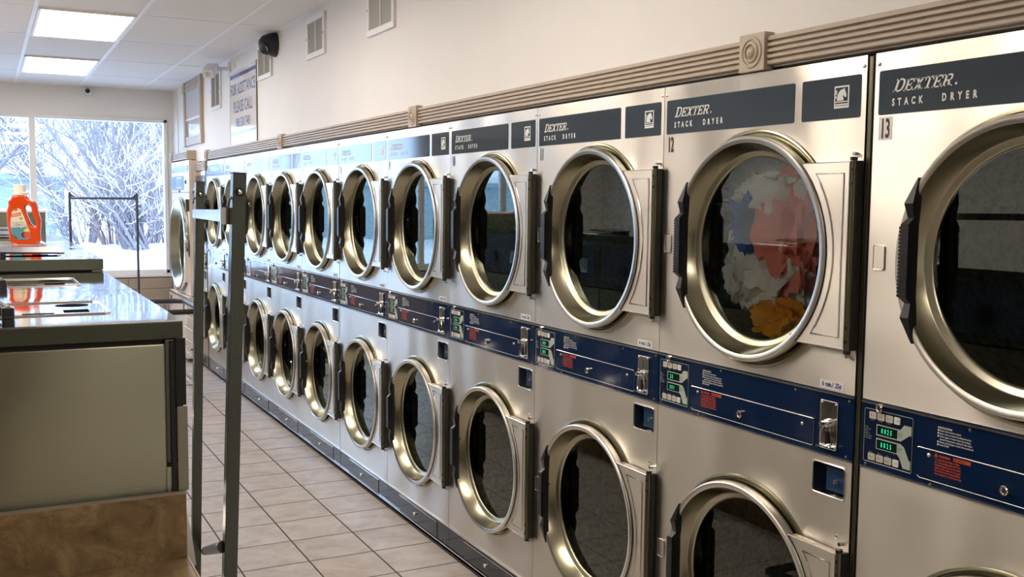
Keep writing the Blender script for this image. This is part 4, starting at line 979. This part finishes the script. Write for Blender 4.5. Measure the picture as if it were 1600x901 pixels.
for sx in (-1, 1):
    for sy in (-1, 1): o.tube([(sx * (hw - .05), sy * (hl - .08), .135), (sx * (hw - .05), sy * (hl - .09), .40), (sx * (hw - .09), sy * (hl - .10), .42)], .010, HINGE, 8)
o.build('base_frame', t)
for sx in (-1, 1):
    for sy in (-1, 1):
        o = MB(); x_, y_ = sx * (hw - .06), sy * (hl - .06); o.cyl((x_, y_, .05), .05, -.014, .014, BLACKM, 'X', 20); o.box(x_ - .02, x_ - .016, y_ - .02, y_ + .02, .05, .12, DARK); o.box(x_ + .016, x_ + .02, y_ - .02, y_ + .02, .05, .12, DARK); o.box(x_ - .02, x_ + .02, y_ - .025, y_ + .025, .108, .118, DARK); o.build('caster', t)

# ------------------------------------------------------------------ outside, seen through the shop window
SNOW = mat('snow', (0.88, 0.90, 0.94), 0.7, bump=0.5, bscale=4)
b = MB(); n = 40; vs = []; fs = []
from mathutils import noise as NZ
for j in range(n + 1):
    for i in range(n + 1):
        x_ = -30 + 50 * i / n; y_ = 7.9 + 52 * (j / n) ** 1.4
        q_ = min(1, max(0, (y_ - 8.3) / 4)); z_ = -.12 + .90 * q_ * q_ * (3 - 2 * q_) + .22 * NZ.noise(Vector((x_ * .4, y_ * .4, 0))) * min(1, (y_ - 7.9) / 3) + .01 * max(0, y_ - 14)
        vs.append((x_, y_, z_))
for j in range(n):
    for i in range(n): fs.append((j * (n + 1) + i, j * (n + 1) + i + 1, (j + 1) * (n + 1) + i + 1, (j + 1) * (n + 1) + i))
b.add(vs, fs, SNOW, True); tag(b.build('snowy_ground'), kind='structure')

BLD = mat('blue grey cladding', (0.33, 0.42, 0.46), 0.8, bump=.3, bscale=6, stretch=(.2, 1, 6))
t = thing('outbuilding', 'low blue grey building with snow on its roof outside, left of the bushes', 'building', (-6.3, 16.0, 0))
b = MB(); b.box(-6, 5.75, 0, 4, .0, 1.94, BLD); b.build('wall', t)
b = MB(); b.box(-6.1, 5.9, -.12, 4.1, 1.94, 2.02, BLD); b.box(-6.1, 5.9, -.10, 4.1, 2.02, 2.17, SNOW, .04); b.build('roof', t)
b = MB(); b.box(5.10, 5.16, -.05, 0, .25, 1.72, WHITEMET); b.box(5.60, 5.66, -.05, 0, .25, 1.72, WHITEMET); b.box(5.10, 5.66, -.05, 0, 1.68, 1.74, WHITEMET); b.box(5.16, 5.60, -.02, 0, .25, 1.68, BLD); b.build('door', t)

BARK = mat('pale frosted bark', (0.21, 0.19, 0.20), 0.9); BARK2 = mat('grey violet twigs', (0.24, 0.20, 0.21), 0.9)
def tree(name, label, base, seed, trunks, length, r0, lean, snowy=.35, depth=5, spread=.5, cat='tree', group=None, m=BARK):
    rnd = random.Random(seed); mb = MB(); sn = MB()
    def grow(p, d, L_, r, k):
        segs = 4; pts = [p]; rs = [r]; q = Vector(p)
        for i in range(segs):
            d = (d + Vector((rnd.gauss(0, .10), rnd.gauss(0, .10), rnd.gauss(0, .07) + (.03 if k else 0)))).normalized()
            q = q + d * L_ / segs; pts.append(q.copy()); rs.append(r * (1 - .5 * (i + 1) / segs))
        mb.tube(pts, rs, m, 5 if k < 2 else 3)
        if k >= 1 and rnd.random() < snowy and abs(d.z) < .93:
            sn.tube([a + Vector((0, 0, b_ * .8)) for a, b_ in zip(pts, rs)], [b_ * .95 + .0015 for b_ in rs], SNOW, 4)
        if k >= depth: return
        for i in range(rnd.randint(3, 4) if k else rnd.randint(4, 6)):
            f_ = rnd.uniform(.30, 1.0); idx = min(segs - 1, int(f_ * segs)); bp = pts[idx].lerp(pts[idx + 1], f_ * segs - idx)
            ax = Vector((rnd.gauss(0, 1), rnd.gauss(0, 1), rnd.gauss(0, 1))).cross(d).normalized()
            nd = (d * math.cos(spread) + ax * math.sin(spread) * rnd.uniform(.6, 1.3)).normalized()
            grow(bp, nd, L_ * rnd.uniform(.5, .72), rs[idx] * .58, k + 1)
    for i in range(trunks):
        a = rnd.uniform(0, 2 * PI); dd = (Vector(lean) + Vector((math.cos(a) * .32, math.sin(a) * .2, 0))).normalized() if trunks > 1 else Vector(lean).normalized()
        grow(Vector((math.cos(a) * .12 * (trunks > 1), math.sin(a) * .12 * (trunks > 1), 0)), dd, length * rnd.uniform(.75, 1.1), r0 * rnd.uniform(.7, 1.1), 0)
    t = thing(name, label, cat, base, 0, group)
    mb.build('branches', t)
    if sn.v: sn.build('snow_on_branches', t)
    return t
G = 'snowy trees and shrubs outside the window'
tree('bare_tree', 'leaning bare tree fanning out to the upper left of the window', (.35, 12.8, .75), 4, 7, 2.5, .030, (-.75, .1, 1.0), depth=4, spread=.42, group=G, snowy=.2)
tree('bare_tree', 'upright bare tree right of the window mullion', (-.25, 15.5, .75), 9, 6, 2.9, .038, (-.1, 0, 1.0), depth=4, spread=.42, group=G, snowy=.2)
tree('bare_tree', 'bare tree at the right end of the window', (2.5, 17.0, .75), 17, 6, 2.7, .038, (-.45, 0, 1.0), depth=4, spread=.42, group=G, snowy=.2)
tree('bare_tree', 'drooping bare tree in the left window pane over the blue building', (-2.9, 14.6, .7), 23, 6, 2.6, .03, (.35, 0, 1.0), depth=4, group=G, snowy=.2)
tree('bare_tree', 'slender bare tree in the middle of the window behind the shrubs', (.9, 18.5, .75), 29, 6, 3.4, .038, (-.1, 0, 1.0), depth=4, spread=.42, group=G, snowy=.2)
tree('bare_shrub', 'dense twiggy snow covered shrub behind the far rack', (.25, 12.9, .70), 31, 24, 1.15, .014, (0, 0, 1.0), snowy=.2, depth=3, spread=.7, cat='shrub', group=G, m=BARK2)
tree('bare_shrub', 'dense twiggy shrub in the middle of the window', (1.0, 14.6, .75), 37, 24, 1.35, .016, (0, 0, 1.0), snowy=.12, depth=3, spread=.7, cat='shrub', group=G, m=BARK2)
tree('bare_shrub', 'twiggy shrub before the blue building', (-.45, 13.8, .70), 41, 14, .9, .012, (-.1, 0, 1.0), snowy=.2, depth=3, spread=.7, cat='shrub', group=G, m=BARK2)
tree('bare_shrub', 'tall twiggy shrub at the right end of the window', (1.75, 15.2, .75), 47, 24, 1.4, .016, (0, 0, 1.0), snowy=.12, depth=3, spread=.6, cat='shrub', group=G, m=BARK2)
tree('bare_shrub', 'low violet shrub between the window mullion and the far rack', (.55, 13.6, .72), 53, 24, 1.2, .015, (0, 0, 1.0), snowy=.15, depth=3, spread=.7, cat='shrub', group=G, m=BARK2)
tree('bare_shrub', 'reddish twiggy shrub straight behind the crossbar of the far rack', (.02, 13.4, .72), 83, 26, 1.25, .013, (0, 0, 1.0), snowy=.1, depth=3, spread=.7, cat='shrub', group=G, m=mat('reddish twigs', (.30, .20, .19), .9))
for i_, (bx_, by_, sd_, lb_) in enumerate(((-.6, 23, 61, 'leftmost tree of the far thicket beyond the shrubs'), (1.5, 24, 67, 'second tree from the left in the far thicket'), (3.4, 24, 71, 'third tree from the left in the far thicket'), (5.2, 26, 79, 'rightmost tree of the far thicket beyond the shrubs'))):
    tree('thicket_tree', lb_, (bx_, by_, .8), sd_, 12, 2.5, .035, (0, 0, 1.0), depth=4, spread=.5, group='far thicket beyond the shrubs', snowy=.05, m=BARK2)
# snow laden lumps on the shrubs and the bank on the right
def snowlump(name, label, c, s_, seed, cat='snow bank'):
    rnd = random.Random(seed); mb = MB(); off = Vector((seed, seed * 2.3, 0)); nu, nv = 40, 20; vs = []; fs = []
    for j in range(nv + 1):
        for i in range(nu):
            th = PI * j / nv; ph = 2 * PI * i / nu; d = Vector((math.sin(th) * math.cos(ph), math.sin(th) * math.sin(ph), math.cos(th)))
            f_ = 1 + .22 * NZ.noise(d * 2 + off) + .10 * NZ.noise(d * 5 + off); vs.append((d.x * s_[0] * f_, d.y * s_[1] * f_, d.z * s_[2] * f_))
    for j in range(nv):
        for i in range(nu): fs.append((j * nu + i, j * nu + (i + 1) % nu, (j + 1) * nu + (i + 1) % nu, (j + 1) * nu + i))
    mb.add(vs, fs, SNOW, True); o = mb.build(name, loc=c); tag(o, label, cat); return o
snowlump('snow_bank', 'snow bank at the right edge of the window', (1.35, 12.2, .55), (.6, .6, .62), 3)
snowlump('snow_bank', 'low round snow covered bush behind the far rack', (.0, 12.3, .62), (.5, .4, .20), 6)
snowlump('snow_bank', 'white snow lump near the foot of the blue building', (-.45, 12.6, .6), (.25, .25, .34), 11)
